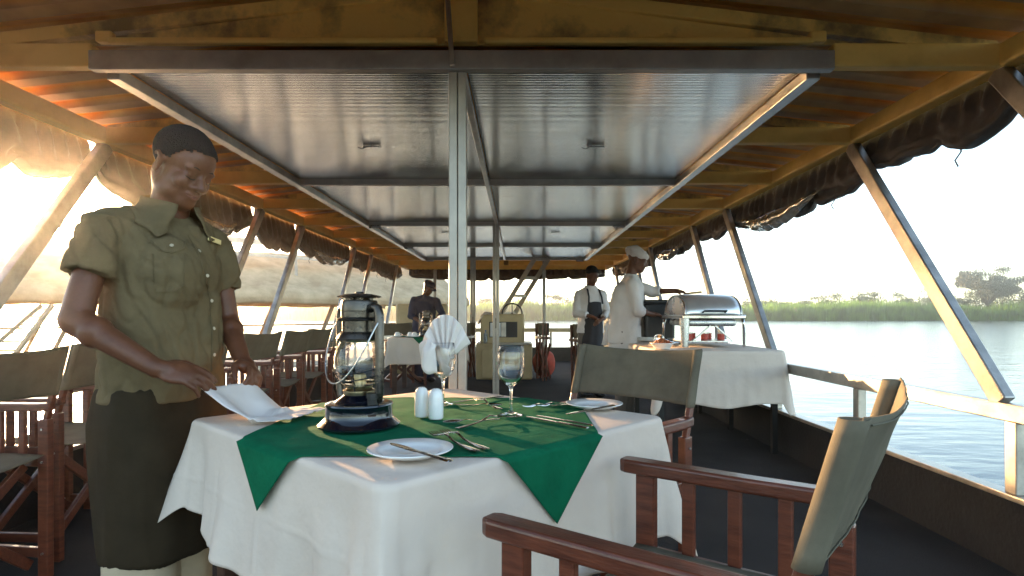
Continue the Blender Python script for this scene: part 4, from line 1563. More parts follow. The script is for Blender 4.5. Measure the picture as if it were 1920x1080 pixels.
MB().lathe([(.0, .204), (.014, .204), (.014, .222), (0, .223)], n=16).build('bottle_cap', mat('blue_cap', (.05, .15, .4), .4), t)

t = thing('storage_locker', 'tall cream locker at the far left behind the man in navy', 'cabinet', (-1.75, 11.0, 0))
MB().box((0, 0, .64), (.95, .6, 1.28)).build('locker_body', CREAM, t, bevel=.05, seg=4)
MB().box((-.0, -.31, .62), (.80, .02, 1.05)).build('locker_door', CREAM, t, bevel=.01)
MB().box((.32, -.33, .7), (.02, .03, .12)).build('handle', BLACKM, t, bevel=.004)
t = thing('storage_locker', 'tall cream locker at the far right behind the man in the black apron', 'cabinet', (1.86, 11.2, 0))
MB().box((0, 0, .66), (.40, .9, 1.32)).build('locker_body', CREAM, t, bevel=.04, seg=4)
MB().box((-.04, -.46, .64), (.28, .02, 1.1)).build('locker_door', CREAM, t, bevel=.01)

CREAM2 = mat('pale_ladder', (.62, .55, .44), .45, .2, var=.15)
lt = thing('ladder', 'pale metal ladder leaning up to the roof hatch behind the helm console', 'ladder', (0, 11.0, 0))
A, B = P(925, 612, 11.6), P(1003, 484, 10.9)
dx = Vector((.26, .10, 0))
A2, B2 = A + dx, B + dx
a0 = A + (A - B).normalized() * .62; a1 = A2 + (A2 - B2).normalized() * .62
MB().bar(a0, B, .085, .05, up=(0, 1, 0)).build('side_rail', CREAM2, lt, world=True, bevel=.003)
MB().bar(a1, B2, .085, .05, up=(0, 1, 0)).build('side_rail', CREAM2, lt, world=True, bevel=.003)
for k in range(6):
    f = .04 + k * .19
    MB().bar(a0.lerp(B, f), a1.lerp(B2, f), .05, .07, up=(0, 1, 0)).build('rung', CREAM2, lt, world=True, bevel=.003)


def folded_chairs(x, y, n, rot, labs, dz=.060):
    for k in range(n):
        t = thing('folded_chair', labs[k], 'chair', (x + k * dz * math.cos(rot), y + k * dz * math.sin(rot), 0), rot, 'folded wooden chairs')
        for s in (-1, 1):
            MB().bar((s * .02, .2 * s, .0), (-.01, .18 * s, .93), .028, .04).build('leg', WOOD, t, bevel=.003)
        MB().bar((.03, -.24, .05), (.03, .22, .60), .022, .045).build('cross_strut', WOODH, t)
        MB().bar((.03, .22, .05), (.03, -.24, .60), .022, .045).build('cross_strut', WOODH, t)
        MB().bar((0, -.26, .70), (0, .26, .70), .045, .04).build('armrest', WOODH, t, bevel=.004)
        MB().grid(lambda u, v: Vector((.02 + .02 * math.sin(u * 9), -.22 + .44 * u, .74 + .2 * v)), 16, 6).build('canvas', CANVAS, t, smooth=True, solid=.006)


folded_chairs(.86, 8.6, 4, R(14), ['folded wooden chair nearest in the stack left of the man in the apron', 'folded wooden chair, second in the stack beside the apron man',
                                 'folded wooden chair, third in the stack beside the apron man', 'folded wooden chair farthest in the stack beside the apron man'])
folded_chairs(.38, 9.75, 2, R(16), ['folded wooden chair leaning right of the helm console', 'dark folded chair just behind the one beside the console'])
folded_chairs(-.86, 10.0, 2, R(-10), ['folded wooden chair standing left of the helm console', 'dark folded chair half hidden left of the helm console'])
# the red life-jacket bag
o = remeshed(MB().ell((.46, 10.15, .24), (.20, .17, .24)).ell((.44, 10.1, .42), (.13, .12, .10)), .02, 3,
             wrinkle=lambda p, n: .02 * noise.noise(p * 9)).build('kit_bag', RED, smooth=True)
set_origin(o, (.46, 10.15, 0)); tag(o, 'round orange-red bag on the deck right of the helm console', 'bag')

# ---------------------------------------------------------------- buffet
BZ = .80
bt = thing('buffet_table', 'long buffet table with dark metal legs under white cloths by the right railing', 'table', (1.56, 5.5, 0))
MB().box((0, 0, BZ - .022), (.98, 2.0, .03)).build('tabletop', WOODD, bt, bevel=.004)
for sx in (-1, 1):
    for sy in (-1, 0, 1):
        MB().box((sx * .44, sy * .93, (BZ - .04) / 2), (.04, .04, BZ - .04)).build('leg', BLACKM, bt)


def rect_cloth(x0, x1, y0, y1, z, drop, seed, amp=.02):
    m = MB()
    per = []
    cx, cy = (x0 + x1) / 2, (y0 + y1) / 2
    rc = .03
    for (px, py, a0_) in ((x1 - rc, y1 - rc, 0), (x0 + rc, y1 - rc, PI / 2), (x0 + rc, y0 + rc, PI), (x1 - rc, y0 + rc, 1.5 * PI)):
        for k in range(10):
            a = a0_ + k / 9 * PI / 2
            per.append((Vector((px + rc * math.cos(a), py + rc * math.sin(a))), Vector((math.cos(a), math.sin(a))), math.sin(k / 9 * PI)))
    full = []
    for i in range(len(per)):
        p, n, c = per[i]; q, n2, c2 = per[(i + 1) % len(per)]
        st = max(1, int((q - p).length / .012))
        for k in range(st):
            f = k / st
            full.append((p.lerp(q, f), n.lerp(n2, f).normalized(), c * (1 - f) + c2 * f))
    rings = []
    for f in (.0001, .5, .9, .985):
        rings.append([Vector((cx + (p.x - cx) * f, cy + (p.y - cy) * f, z + .002 * noise.noise(Vector((p.x * f * 7, p.y * f * 7, seed))))) for p, n, c in full])
    for j in range(27):
        t = j / 26
        ring = []
        for p, n, c in full:
            h = drop * t * (1 + .30 * c * t) * (1 + .12 * noise.noise(Vector((p.x * 2.2, p.y * 2.2, seed))) * t)
            w = h / drop
            q = Vector((p.x * 7, p.y * 7, seed))
            o_ = (.010 * min(1, h / .01)) + amp * (noise.noise(q) + .5 * noise.noise(q * 2.2)) * w + .03 * w * c + .03 * w + .006 * noise.noise(Vector((p.x * 9, p.y * 9, h * 9)))
            ring.append(Vector((p.x + n.x * o_, p.y + n.y * o_, z - .004 * min(1, h / .01) - h)))
        rings.append(ring)
    return m.loft(rings, cap=False)


o = rect_cloth(1.075, 2.045, 4.49, 6.51, BZ + .004, .40, 21).build('buffet_cloth', CLOTH, smooth=True, solid=.0015)
set_origin(o, (1.56, 5.5, BZ)); tag(o, 'white cloth hanging over the buffet table by the right railing', 'tablecloth')
o = rect_cloth(1.20, 1.93, 4.64, 6.2, BZ + .012, .008, 25, .004).build('top_cloth', CLOTH, smooth=True, solid=.0015)
set_origin(o, (1.56, 5.5, BZ)); tag(o, 'smaller white cloth laid flat on the buffet under the chafing dish', 'tablecloth')

ch = thing('chafing_dish', 'large polished roll-top chafing dish on splayed legs on the buffet', 'chafing dish', (1.585, 5.06, BZ + .018))
hx, hy = .235, .33
rz = .232
# legs
for sx in (-1, 1):
    for sy in (-1, 1):
        if sx < 0 and sy < 0:
            rings = [[Vector((sx * hx + w_ * math.cos(a), sy * hy + w_ * .7 * math.sin(a), z)) for a in [k * 2 * PI / 14 for k in range(14)]] for z, w_ in ((0, .030), (.06, .034), (rz, .040))]
            MB().loft(rings).build('leg', STEEL2, ch, auto=True)
        else:
            MB().tube([(sx * (hx + .008), sy * hy, 0), (sx * (hx + .006), sy * hy, rz - .05), (sx * (hx - .006), sy * hy, rz)], [.011, .012, .016], 10).build('leg', STEEL, ch, smooth=True)
MB().box((0, 0, rz + .012), (hx * 2 + .04, hy * 2 + .04, .035)).build('frame', STEEL, ch, bevel=.008)
MB().box((0, 0, rz - .035), (hx * 2 - .07, hy * 2 - .07, .06)).build('water_pan', STEEL2, ch, bevel=.025, seg=4)
MB().box((0, 0, .045), (hx * 2 - .04, hy * 2 - .04, .008)).build('burner_shelf', STEEL2, ch)
for s in (-1, 1):
    MB().bar((s * .16, -hy + .03, .05), (s * .02, -hy + .03, rz - .06), .02, .01).build('brace', STEEL2, ch)


def roll(u, v):
    a = u * PI
    y = -math.cos(a) * (hy - .005); z = rz + .030 + math.sin(a) ** .82 * .175
    x = (v * 2 - 1) * (hx - .012)
    e = abs(v * 2 - 1)
    return Vector((x, y * (1 - .02 * e ** 8), z - .012 * e ** 10))


LIDM = mat('satin_lid_steel', (.88, .87, .85), .30, .75, var=.08, vscale=6, rvar=.06)
lid = MB().grid(roll, 60, 40).build('roll_top', LIDM, ch, smooth=True, solid=.003)
for s in (-1, 1):
    m = MB()
    n = 40
    vs = [roll(i / n, 1 if s > 0 else 0) for i in range(n + 1)]
    m.add(vs, [tuple(range(n + 1))])
    m.build('end_panel', STEEL2, ch, solid=.003)
    m = MB().tube([p + Vector((s * .004, 0, 0)) for p in vs], .007, 8)
    m.build('end_rim', STEEL, ch, smooth=True)
MB().tube([(-.09, -hy - .005, rz + .05), (-.09, -hy - .045, rz + .06), (.09, -hy - .045, rz + .06), (.09, -hy - .005, rz + .05)], .008, 8).build('handle', BLACKM, ch, smooth=True)
for k in range(5):
    x, y = 1.585 + (-.14 + k * .07), 5.0 + (.09 if k % 2 else -.03)
    t = thing('fuel_tin', '%s red fuel tin from the left under the chafing dish' % ORD[k], 'tin', (x, y, BZ + .018 + .05), group='red tins under the chafing dish')
    MB().lathe([(0, 0), (.03, 0), (.03, .052), (0, .052)], n=20).build('tin_body', REDLABEL, t, auto=True)
    MB().lathe([(.0, .052), (.031, .052), (.031, .058), (.024, .058), (.022, .055), (0, .055)], n=20).build('tin_lid', STEEL2, t, auto=True)
# black box behind
t = thing('insulated_box', 'black padded box behind the chafing dish on the buffet', 'box', (1.40, 5.95, BZ + .018))
MB().box((0, 0, .19), (.30, .40, .38)).build('box_body', BLACK, t, bevel=.03, seg=3)
MB().box((0, 0, .39), (.31, .41, .04)).build('box_lid', BLACK, t, bevel=.015)
# bowl of food with ladle
t = thing('serving_bowl', 'white serving bowl heaped with food at the front of the buffet', 'bowl', (1.15, 4.66, BZ + .008))
MB().lathe([(0, 0), (.055, 0), (.06, .004), (.088, .040), (.100, .046), (.099, .050), (.084, .044), (.055, .010), (0, .009)], n=36).build('bowl', CHINA, t, smooth=True)
fd = MB()
q = random.Random(3)
for k in range(46):
    a, r = q.uniform(0, 2 * PI), q.uniform(0, .068)
    p = Vector((math.cos(a) * r, math.sin(a) * r, .046 + .025 * (1 - r / .07)))
    a2 = q.uniform(0, PI)
    d = Vector((math.cos(a2), math.sin(a2), 0)) * .028
    fd.tube([p - d, p + Vector((0, 0, q.uniform(.002, .014))), p + d], .0055, 6)
fd.build('noodles', FOOD, t, smooth=True)
t = thing('ladle', 'steel ladle resting upright behind the food bowl', 'ladle', (1.17, 4.84, BZ + .02))
MB().lathe([(0, -.035), (.03, -.028), (.045, -.008), (.048, .010), (.046, .010), (.043, -.007), (.028, -.025), (0, -.031)], c=(0, 0, .055), n=28, axis=(-.1, -.75, .6)).build('ladle_bowl', STEEL, t, smooth=True)
MB().tube([(.04, 0, .06), (.12, .02, .03), (.25, .05, .012)], .005, 8).build('handle', STEEL, t)
for k in range(4):
    o = MB().lathe([(0, 0), (.07, 0), (.085, .006), (.12, .014), (.12, .017), (.08, .010), (0, .007)], n=44).build('dinner_plate', CHINA, smooth=True)
    o.location = (1.28, 5.75, BZ + .020 + k * .009)
    tag(o, '%s white dinner plate from the bottom of the stack on the buffet' % ORD[k], 'plate', 'stacked dinner plates')
for k in range(5):
    a = (1.22 + k * .05, 4.74 + .015 * k); b = (1.36 + k * .05, 4.90 + .015 * k)
    cutlery('fork' if k % 2 else 'spoon', a, b, '%s serving utensil from the left, lying in front of the chafing dish' % ORD[k], z=BZ + .020, group='serving cutlery on the buffet')
#@@PEOPLE
#@@PEOPLE
# ---------------------------------------------------------------- people


def hand(m, wrist, d, palm_n, size=1.0, curl=.5, thumb_side=1, spread=.12, flat_=0):
    """palm + five separate fingers; d: pointing direction, palm_n: direction the palm faces"""
    wrist = Vector(wrist); d = Vector(d).normalized()
    n = Vector(palm_n); n = (n - d * n.dot(d)).normalized()
    s = d.cross(n).normalized() * thumb_side          # towards the thumb side
    k = size
    rot = Matrix((s, d, n)).transposed()
    m.cap(wrist, wrist + d * .03 * k, .026 * k, .026 * k)
    m.ell(wrist + d * .050 * k, (.040 * k, .052 * k, .017 * k), rot)
    m.ell(wrist + d * .040 * k + s * .022 * k + n * .008 * k, (.020 * k, .032 * k, .016 * k), rot)
    lens = [.072, .080, .075, .060]
    for i in range(4):
        off = (1.5 - i) * .0195 * k
        base = wrist + d * (.088 - .004 * abs(1.2 - i)) * k + s * off
        dd = (d + s * (1.5 - i) * spread * .5).normalized()
        p = base
        c = curl * (1 + .14 * i)
        ang = .15
        r = (.0098 - .0006 * i) * k
        for j, fr in enumerate((.46, .30, .24)):
            ang += c * (.9, 1.0, .6)[j]
            dir_ = (dd * math.cos(ang) + n * math.sin(ang)).normalized()
            q = p + dir_ * lens[i] * fr * k
            m.cap(p, q, r, r * .92, 10)
            p = q; r *= .92
    # thumb from the side of the palm
    p = wrist + d * .028 * k + s * .030 * k + n * .006 * k
    a = .55
    q = p + (d * .62 + s * .62 + n * .42).normalized() * .036 * k
    m.cap(p, q, .0135 * k, .0115 * k, 10)
    q2 = q + (d * .85 + s * .05 + n * (.35 + curl * .3)).normalized() * .032 * k
    m.cap(q, q2, .0115 * k, .0098 * k, 10)
    q3 = q2 + (d * .9 - s * .18 + n * (.25 + curl * .4)).normalized() * .024 * k
    m.cap(q2, q3, .0098 * k, .0080 * k, 10)


def head_frame(fwd, roll=0):
    f = Vector(fwd).normalized()
    r = f.cross(Vector((0, 0, 1))).normalized()      # person's right
    u = r.cross(f).normalized()
    if roll:
        q = Quaternion(f, roll)
        r = q @ r; u = q @ u
    return f, r, u


def add_head(m, c, f, r, u, k=1.0, detail=True):
    """c: middle of the skull at eye height. Head about .235 tall at k=1"""
    c = Vector(c)
    rot = Matrix((r, f, u)).transposed()

    def E(a, b, h, ra, rb, rh, rr_=None):
        m.ell(c + (r * a + f * b + u * h) * k, (ra * k, rb * k, rh * k), rr_ or rot, nu=20, nv=14)
    E(0, -.018, .045, .074, .092, .078)        # cranium
    E(0, .030, .040, .062, .058, .062)         # forehead
    E(0, .020, -.030, .060, .062, .075)        # face
    E(0, .052, -.078, .036, .036, .036)        # chin / jaw front
    for s in (-1, 1):
        E(s * .034, .012, -.062, .026, .050, .032)   # jaw corners
        E(s * .036, .054, -.024, .025, .026, .026)   # cheek bones
        E(s * .030, .068, .022, .026, .014, .009)    # brow ridge
        if detail:
            E(s * .031, .0665, .003, .0165, .0145, .0115)   # closed lids
            E(s * .0155, .083, -.030, .0105, .012, .0095)  # nostril wings
        E(s * .073, -.010, -.006, .007, .015, .026)   # ears
        pts = [c + (r * s * (.078 + .006 * math.sin(a_ + .6)) + f * (-.016 + .016 * math.cos(a_) - .004 * math.sin(a_)) + u * (-.004 + .030 * math.sin(a_))) * k
               for a_ in [-2.0 + j * 4.6 / 12 for j in range(13)]]
        m.tube(pts, [.0045 * k] * 13, 8)
        m.ell(pts[0], .006 * k)
    m.cap(c + (f * .076 + u * .012) * k, c + (f * .101 - u * .024) * k, .0095 * k, .0145 * k, 12)   # nose
    if detail:
        E(0, .081, -.051, .026, .011, .0085)     # upper lip
        E(0, .080, -.064, .022, .012, .0095)     # lower lip
        E(0, .066, -.055, .034, .018, .022)


def add_hair(m, c, f, r, u, k=1.0, thick=.008):
    c = Vector(c)
    rot = Matrix((r, f, u)).transposed()
    m.ell(c + (f * -.018 + u * .048) * k, ((.074 + thick) * k, (.092 + thick) * k, (.078 + thick) * k), rot, nu=24, nv=18)
    m.ell(c + (f * .022 + u * .062) * k, ((.060 + thick) * k, (.058 + thick * .6) * k, (.044 + thick) * k), rot, nu=20, nv=14)


def wr(amp, fr, seed, st=(1, 1, 1)):
    def fn(p, n):
        q = Vector((p.x * st[0], p.y * st[1], p.z * st[2])) * fr + Vector((seed, 0, 0))
        a = noise.noise(q); b = noise.noise(q * 2.1 + Vector((4, 4, 4)))
        return amp * (.45 + a + .5 * b - .8 * abs(noise.noise(q * 1.3 + Vector((9, 1, 2)))))
    return fn


def torso_rings(m, axis_pts, radii, fwd, cap=True, n=40, power=2.3):
    """superellipse rings: radii (side, depth)"""
    f = Vector((fwd[0], fwd[1], 0)).normalized(); r = Vector((f.y, -f.x, 0))
    rings = []
    for c, (a, b) in zip(axis_pts, radii):
        ring = []
        for k in range(n):
            t = 2 * PI * k / n
            ct, st = math.cos(t), math.sin(t)
            x = math.copysign(abs(ct) ** (2 / power), ct) * a
            y = math.copysign(abs(st) ** (2 / power), st) * b
            ring.append(Vector(c) + r * x + f * y)
        rings.append(ring)
    m.loft(rings, cap=cap)


# ============ the waiter at the near table ============
tfw = Vector((.90, -.44, 0)).normalized()
trt = Vector((tfw.y, -tfw.x, 0))
hip = Vector((-1.13, 1.86, .84))
Rs, Ls = Vector((-1.200, 1.70, 1.345)), Vector((-1.035, 2.01, 1.325))
Re, Rw = Vector((-1.205, 1.60, 1.065)), Vector((-.975, 1.585, .935))
Le, Lw = Vector((-1.005, 2.03, 1.06)), Vector((-.890, 1.905, .925))
neck0, neck1 = Vector((-1.125, 1.865, 1.37)), Vector((-1.085, 1.850, 1.46))
hf, hr, hu = head_frame((.90, -.30, -.50), roll=R(-4))
hc = Vector((-1.048, 1.835, 1.535))
person = thing('person', 'waiter in khaki shirt and long dark apron unfolding a white napkin by the table', 'person', (-1.15, 1.86, 0))
b = MB()
add_head(b, hc, hf, hr, hu, 1.02)
b.cap(neck0 - Vector((0, 0, .05)), neck1 + Vector((.005, -.005, .02)), .060, .056, 20)
b.cap(hc - hu * .03 - hf * .04, neck1, .052, .056, 16)
torso_rings(b, [hip + Vector((0, 0, -.05)), hip + Vector((0, 0, .1)), (-1.12, 1.86, 1.15), (-1.12, 1.86, 1.30), (-1.12, 1.862, 1.385)],
            [(.145, .105), (.140, .10), (.135, .095), (.125, .08), (.08, .06)], tfw)
b.cap(Rs, Re, .036, .041, 16); b.cap(Re, Rw, .042, .026, 16)
b.cap(Ls, Le, .036, .039, 16); b.cap(Le, Lw, .040, .025, 16)
b.ell(Re.lerp(Rw, .25), .045); b.ell(Le.lerp(Lw, .25), .043)
hand(b, Rw, (.120, .030, -.030), (.05, .65, -.75), 1.02, curl=.34, thumb_side=1, spread=.03)
hand(b, Lw, (.075, -.058, -.040), (-.30, -.45, -.75), 1.0, curl=.52, thumb_side=-1, spread=.08)
fx = [(-1.145, 1.79), (-1.115, 1.93)]
for (x, y) in fx:
    b.cap((x, y, .82), (x, y + .01, .46), .085, .058, 14)
    b.cap((x, y + .01, .46), (x - .01, y + .01, .08), .056, .036, 14)
    b.ell((x + .06, y - .01, .045), (.13, .05, .045), Matrix.Rotation(math.atan2(tfw.y, tfw.x), 3, 'Z'))
body = remeshed(b, .0048, 5, .5, wrinkle=lambda p, n: .0005 * noise.noise(p * 60)).build('body', SKIN, person, world=True, smooth=True)
hb_ = MB(); add_hair(hb_, hc, hf, hr, hu, 1.02, .005)
# keep only what lies above the hairline
hm_ = remeshed(hb_, .005, 2)
keep = []
for i, p in enumerate(hm_.v):
    q = p - hc
    a, bb, h = q.dot(hr) / 1.02, q.dot(hf) / 1.02, q.dot(hu) / 1.02
    line = .062 + .012 * (abs(a) < .045) if bb > .045 else (.020 - (.06 - bb) * .0 if bb > -.01 else -.035 + max(0, (bb + .06)) * 1.1)
    if bb > .02 and bb <= .045: line = .030 + (bb - .02) * 1.2
    keep.append(h > line)
hm_.f = [f_ for f_ in hm_.f if all(keep[i] for i in f_)]
used = sorted({i for f_ in hm_.f for i in f_}); mp_ = {j: i for i, j in enumerate(used)}
hm_.v = [hm_.v[j] + (hm_.v[j] - hc).normalized() * .0015 * noise.noise(hm_.v[j] * 260) for j in used]; hm_.f = [tuple(mp_[i] for i in f_) for f_ in hm_.f]
hm_.build('hair', HAIR, person, world=True, smooth=True, solid=.004)


def loc_h(a, bb, h):
    return hc + (hr * a + hf * bb + hu * h) * 1.02


lipm = MB()
rot = Matrix((hr, hf, hu)).transposed()
lipm.tube([loc_h(x_, .0895 - abs(x_) ** 1.6 * 3.6, -.0540 + abs(x_) * .16) for x_ in (-.027, -.018, -.009, 0, .009, .018, .027)], [.0010, .0030, .0044, .0040, .0044, .0030, .0010], 10)
lipm.tube([loc_h(x_, .0890 - abs(x_) ** 1.6 * 3.6, -.0625 + abs(x_) * .26) for x_ in (-.024, -.016, -.008, 0, .008, .016, .024)], [.0010, .0036, .0052, .0056, .0052, .0036, .0010], 10)
lipm.build('lips', LIP, person, world=True, smooth=True)
for s in (-1, 1):
    m = MB()
    m.tube([loc_h(s * .013, .0825, .0260), loc_h(s * .029, .0810, .0300), loc_h(s * .047, .0700, .0245)], [.0014, .0020, .0010], 8)
    m.build('eyebrow', HAIR, person, world=True, smooth=True)
    m = MB()
    m.tube([loc_h(s * .0165, .0795, -.0045), loc_h(s * .024, .0820, -.0075), loc_h(s * .034, .0808, -.0078), loc_h(s * .046, .0720, -.0035)], [.0009, .0016, .0016, .0009], 6)
    m.build('eyelash', HAIR, person, world=True, smooth=True)

# shirt
s_ = MB()
ax = [(-1.125, 1.86, .815), (-1.122, 1.86, .90), (-1.118, 1.858, 1.02), (-1.118, 1.858, 1.15), (-1.12, 1.86, 1.26), (-1.12, 1.862, 1.335), (-1.122, 1.864, 1.395)]
rad = [(.182, .150), (.178, .147), (.172, .142), (.172, .132), (.170, .118), (.150, .100), (.080, .066)]
torso_rings(s_, ax, rad, tfw)
s_.ell(Rs + Vector((.008, .014, -.006)), .055); s_.ell(Ls + Vector((0, -.012, -.006)), .052)
s_.cone((-1.125, 1.855, 1.372), Rs + Vector((.008, .014, -.002)), .050, .052, 24); s_.cone((-1.12, 1.87, 1.372), Ls + Vector((0, -.01, 0)), .048, .050, 24)
s_.ell((-1.065, 1.80, 1.20), (.105, .11, .13))     # chest
# sleeves: flared, cut off square above the elbow
for a, e, ra, rb in ((Rs, Re, .056, .065), (Ls, Le, .053, .060)):
    d = (e - a).normalized()
    s_.cone(a - d * .01, a + d * .165, ra, rb, 28)
wk = wr(.0095, 8.5, 3, (1, 1, .8))


def wk2(p, n):
    d = Vector((p.x * 1.0 + p.z * .35, p.y * 1.0, p.z * .55))
    c = 0
    for fr_, am, sd_ in ((11, .0075, 1), (19, .005, 6)):
        v_ = abs(noise.noise(d * fr_ + Vector((sd_, 0, 0))))
        c -= am * max(0, 1 - v_ * 6)
    return c
shirt = remeshed(s_, .0065, 5, .5, wrinkle=lambda p, n: (wk(p, n) + wk2(p, n)) * min(1, max(.1, (p.z - .80) / .06)) if p.z < 1.36 else 0)
sh = shirt.build('shirt', KHAKI, person, world=True, smooth=True)
tree = BVHTree.FromPolygons([tuple(v) for v in shirt.v], shirt.f)
camp = Vector((0, 0, H))


def onshirt(u, v):
    d = (P(u, v, 1.0) - camp).normalized()
    h = tree.ray_cast(camp, d)
    return h[0], h[1]


def strip_on(pts, width, lift, steps=14):
    """a cloth strip laid on the shirt along pixels pts"""
    m = MB()
    L, Rr = [], []
    for i in range(len(pts) - 1):
        for k in range(steps):
            f = k / steps
            u = pts[i][0] * (1 - f) + pts[i + 1][0] * f; v = pts[i][1] * (1 - f) + pts[i + 1][1] * f
            du, dv = pts[i + 1][0] - pts[i][0], pts[i + 1][1] - pts[i][1]
            ln = math.hypot(du, dv)
            nu_, nv_ = -dv / ln * width / 2, du / ln * width / 2
            a, na = onshirt(u + nu_, v + nv_); c, nc = onshirt(u - nu_, v - nv_)
            if a is None or c is None: continue
            L.append(a + na * lift); Rr.append(c + nc * lift)
    n = len(L)
    m.add(L + Rr, [(i, i + 1, n + i + 1, n + i) for i in range(n - 1)])
    return m


for (u, v) in ((322, 461), (373, 471), (388, 517), (396, 564), (400, 616), (401, 665)):
    p, n = onshirt(u, v)
    if p is None: continue
    MB().lathe([(0, 0), (.0052, 0), (.0058, .001), (.0052, .0024), (.003, .0018), (0, .0018)], c=p + n * .0015, n=18, axis=n).build('button', mat('pearl_button', (.5, .42, .3), .3, 0, coat=.4), person, world=True, smooth=True)
for nm, pts, wd_ in (('placket_edge', [(352, 440), (372, 475), (385, 520), (394, 565), (397, 615), (398, 668), (396, 700)], 2.2),
                     ('pocket_flap', [(283, 452), (300, 470), (322, 474), (345, 466), (349, 452)], 3.0),
                     ('pocket_seam', [(286, 476), (288, 530), (292, 548), (330, 546), (344, 535), (347, 470)], 1.3)):
    strip_on(pts, wd_, .0028).build(nm, KHAKI, person, world=True, smooth=True, solid=.0022)
p, n = onshirt(399, 452)
if p is not None:
    p2, n2 = onshirt(386, 447); p3, n3 = onshirt(410, 456)
    if p2 is not None and p3 is not None:
        m = MB().bar(p2 + n * .007, p3 + n * .007, .003, .016, up=(0, 0, 1))
        m.build('name_badge', mat('badge_gold', (.75, .62, .30), .3, .5), person, world=True, bevel=.001)

# collar: two folded wings standing round the neck
def collar(side):
    def fn(u, v):
        # u from nape (0) to front tip (1), v from stand top (0) down the wing (1)
        a = PI + side * u * PI * (.90 - .16 * v * u)      # angle from forward
        f_, r_ = tfw, trt
        rad_ = .072 + .012 * u
        cx = Vector((-1.108, 1.860, 1.425)) + Vector((.012, -.008, -.050)) * u
        dirn = f_ * math.cos(a) * -1 * -1 + r_ * math.sin(a)
        dirn = (f_ * math.cos(a) + r_ * math.sin(a))
        tip = .042 + .030 * u ** 3
        out = rad_ + .034 * v * (1 + .5 * u)
        z = .030 - v * tip * 1.25 + (.012 if v < .1 else 0)
        p = cx + dirn * out + Vector((0, 0, z)) + dirn * .004 * noise.noise(Vector((u * 5, v * 3, side)))
        if v > .3:
            h = tree.find_nearest(p)
            if h[0] is not None:
                w_ = min(1, (v - .3) / .4)
                p = p.lerp(h[0] + h[1] * .009, w_ * .9)
        return p
    return fn


for s in (-1, 1):
    MB().grid(collar(s), 30, 10).build('collar_wing', KHAKI, person, world=True, smooth=True, solid=.004)
# long apron over trousers
a_ = MB()
torso_rings(a_, [(-1.125, 1.86, .855), (-1.125, 1.86, .75), (-1.125, 1.86, .60), (-1.125, 1.86, .45), (-1.122, 1.86, .345)],
            [(.178, .145), (.196, .150), (.190, .150), (.182, .145), (.178, .140)], tfw, power=2.1)
remeshed(a_, .009, 3, .5, wrinkle=wr(.016, 6, 5, (1.4, 1.4, .25))).build('apron', APRON, person, world=True, smooth=True)
tr_ = MB()
for (x, y), o_ in zip(fx, (0, 1)):
    tr_.cone((x, y, .42), (x - .005, y + .005, .05), .100, .098, 26)
remeshed(tr_, .009, 3, .5, wrinkle=wr(.010, 7, 2, (1.3, 1.3, .3))).build('trousers', TROUSER, person, world=True, smooth=True)
for (x, y) in fx:
    m = MB().ell((x + .055, y - .02, .035), (.135, .048, .045), Matrix.Rotation(math.atan2(tfw.y, tfw.x), 3, 'Z'))
    for i, v in enumerate(m.v): v.z = max(v.z, .002)
    m.build('shoe', BLACK, person, world=True, smooth=True)

# the napkin held between his hands, trailing onto the table
K0 = P(377, 727, 1.630); K1 = P(474, 716, 1.845)
K2 = P(612, 774, 1.845 * .0 + (H - GZ) * F / (776 - 590)); K3 = P(560, 790, (H - GZ) * F / (791 - 590))
A0 = Vector((K0.x, K0.y, K0.z)); A1 = Vector((K1.x, K1.y, K1.z))
B1 = Vector((T2(612, 772)[0], T2(612, 772)[1], GZ + .006)); B0 = Vector((T2(545, 792)[0], T2(545, 792)[1], GZ + .006))


def nap(u, v):
    a = A0.lerp(A1, u); e = B0.lerp(B1, u)
    p = a.lerp(e, v)
    z = a.z + (GZ + .006 - a.z) * (1 - (1 - min(1, v / .62)) ** 1.7 if v < .62 else 1)
    z = max(z - .02 * math.sin(u * PI) * math.sin(min(1, v / .6) * PI * .5) * (1 if v < .5 else 0), GZ + .006 if v > .35 else 0)
    p.z = z
    fold = .016 * math.sin(u * 9 + v * 2.5) * math.sin(min(v * 1.5, 1) * PI) + .008 * noise.noise(Vector((u * 4, v * 4, 3)))
    p.z += fold * (1 if v < .6 else .25) + (.004 + .006 * abs(noise.noise(Vector((u * 7, v * 5, 0)))) if v > .55 else 0)
    p += Vector((.02, -.04, 0)) * math.sin(v * PI) * (1 - u) * 1.1
    return p


o = MB().grid(nap, 50, 60).build('held_napkin', NAPKIN, smooth=True, solid=.002)
set_origin(o, (-.83, 1.72, .88)); tag(o, 'white napkin held up by the waiter, its end trailing on the green cloth', 'napkin')


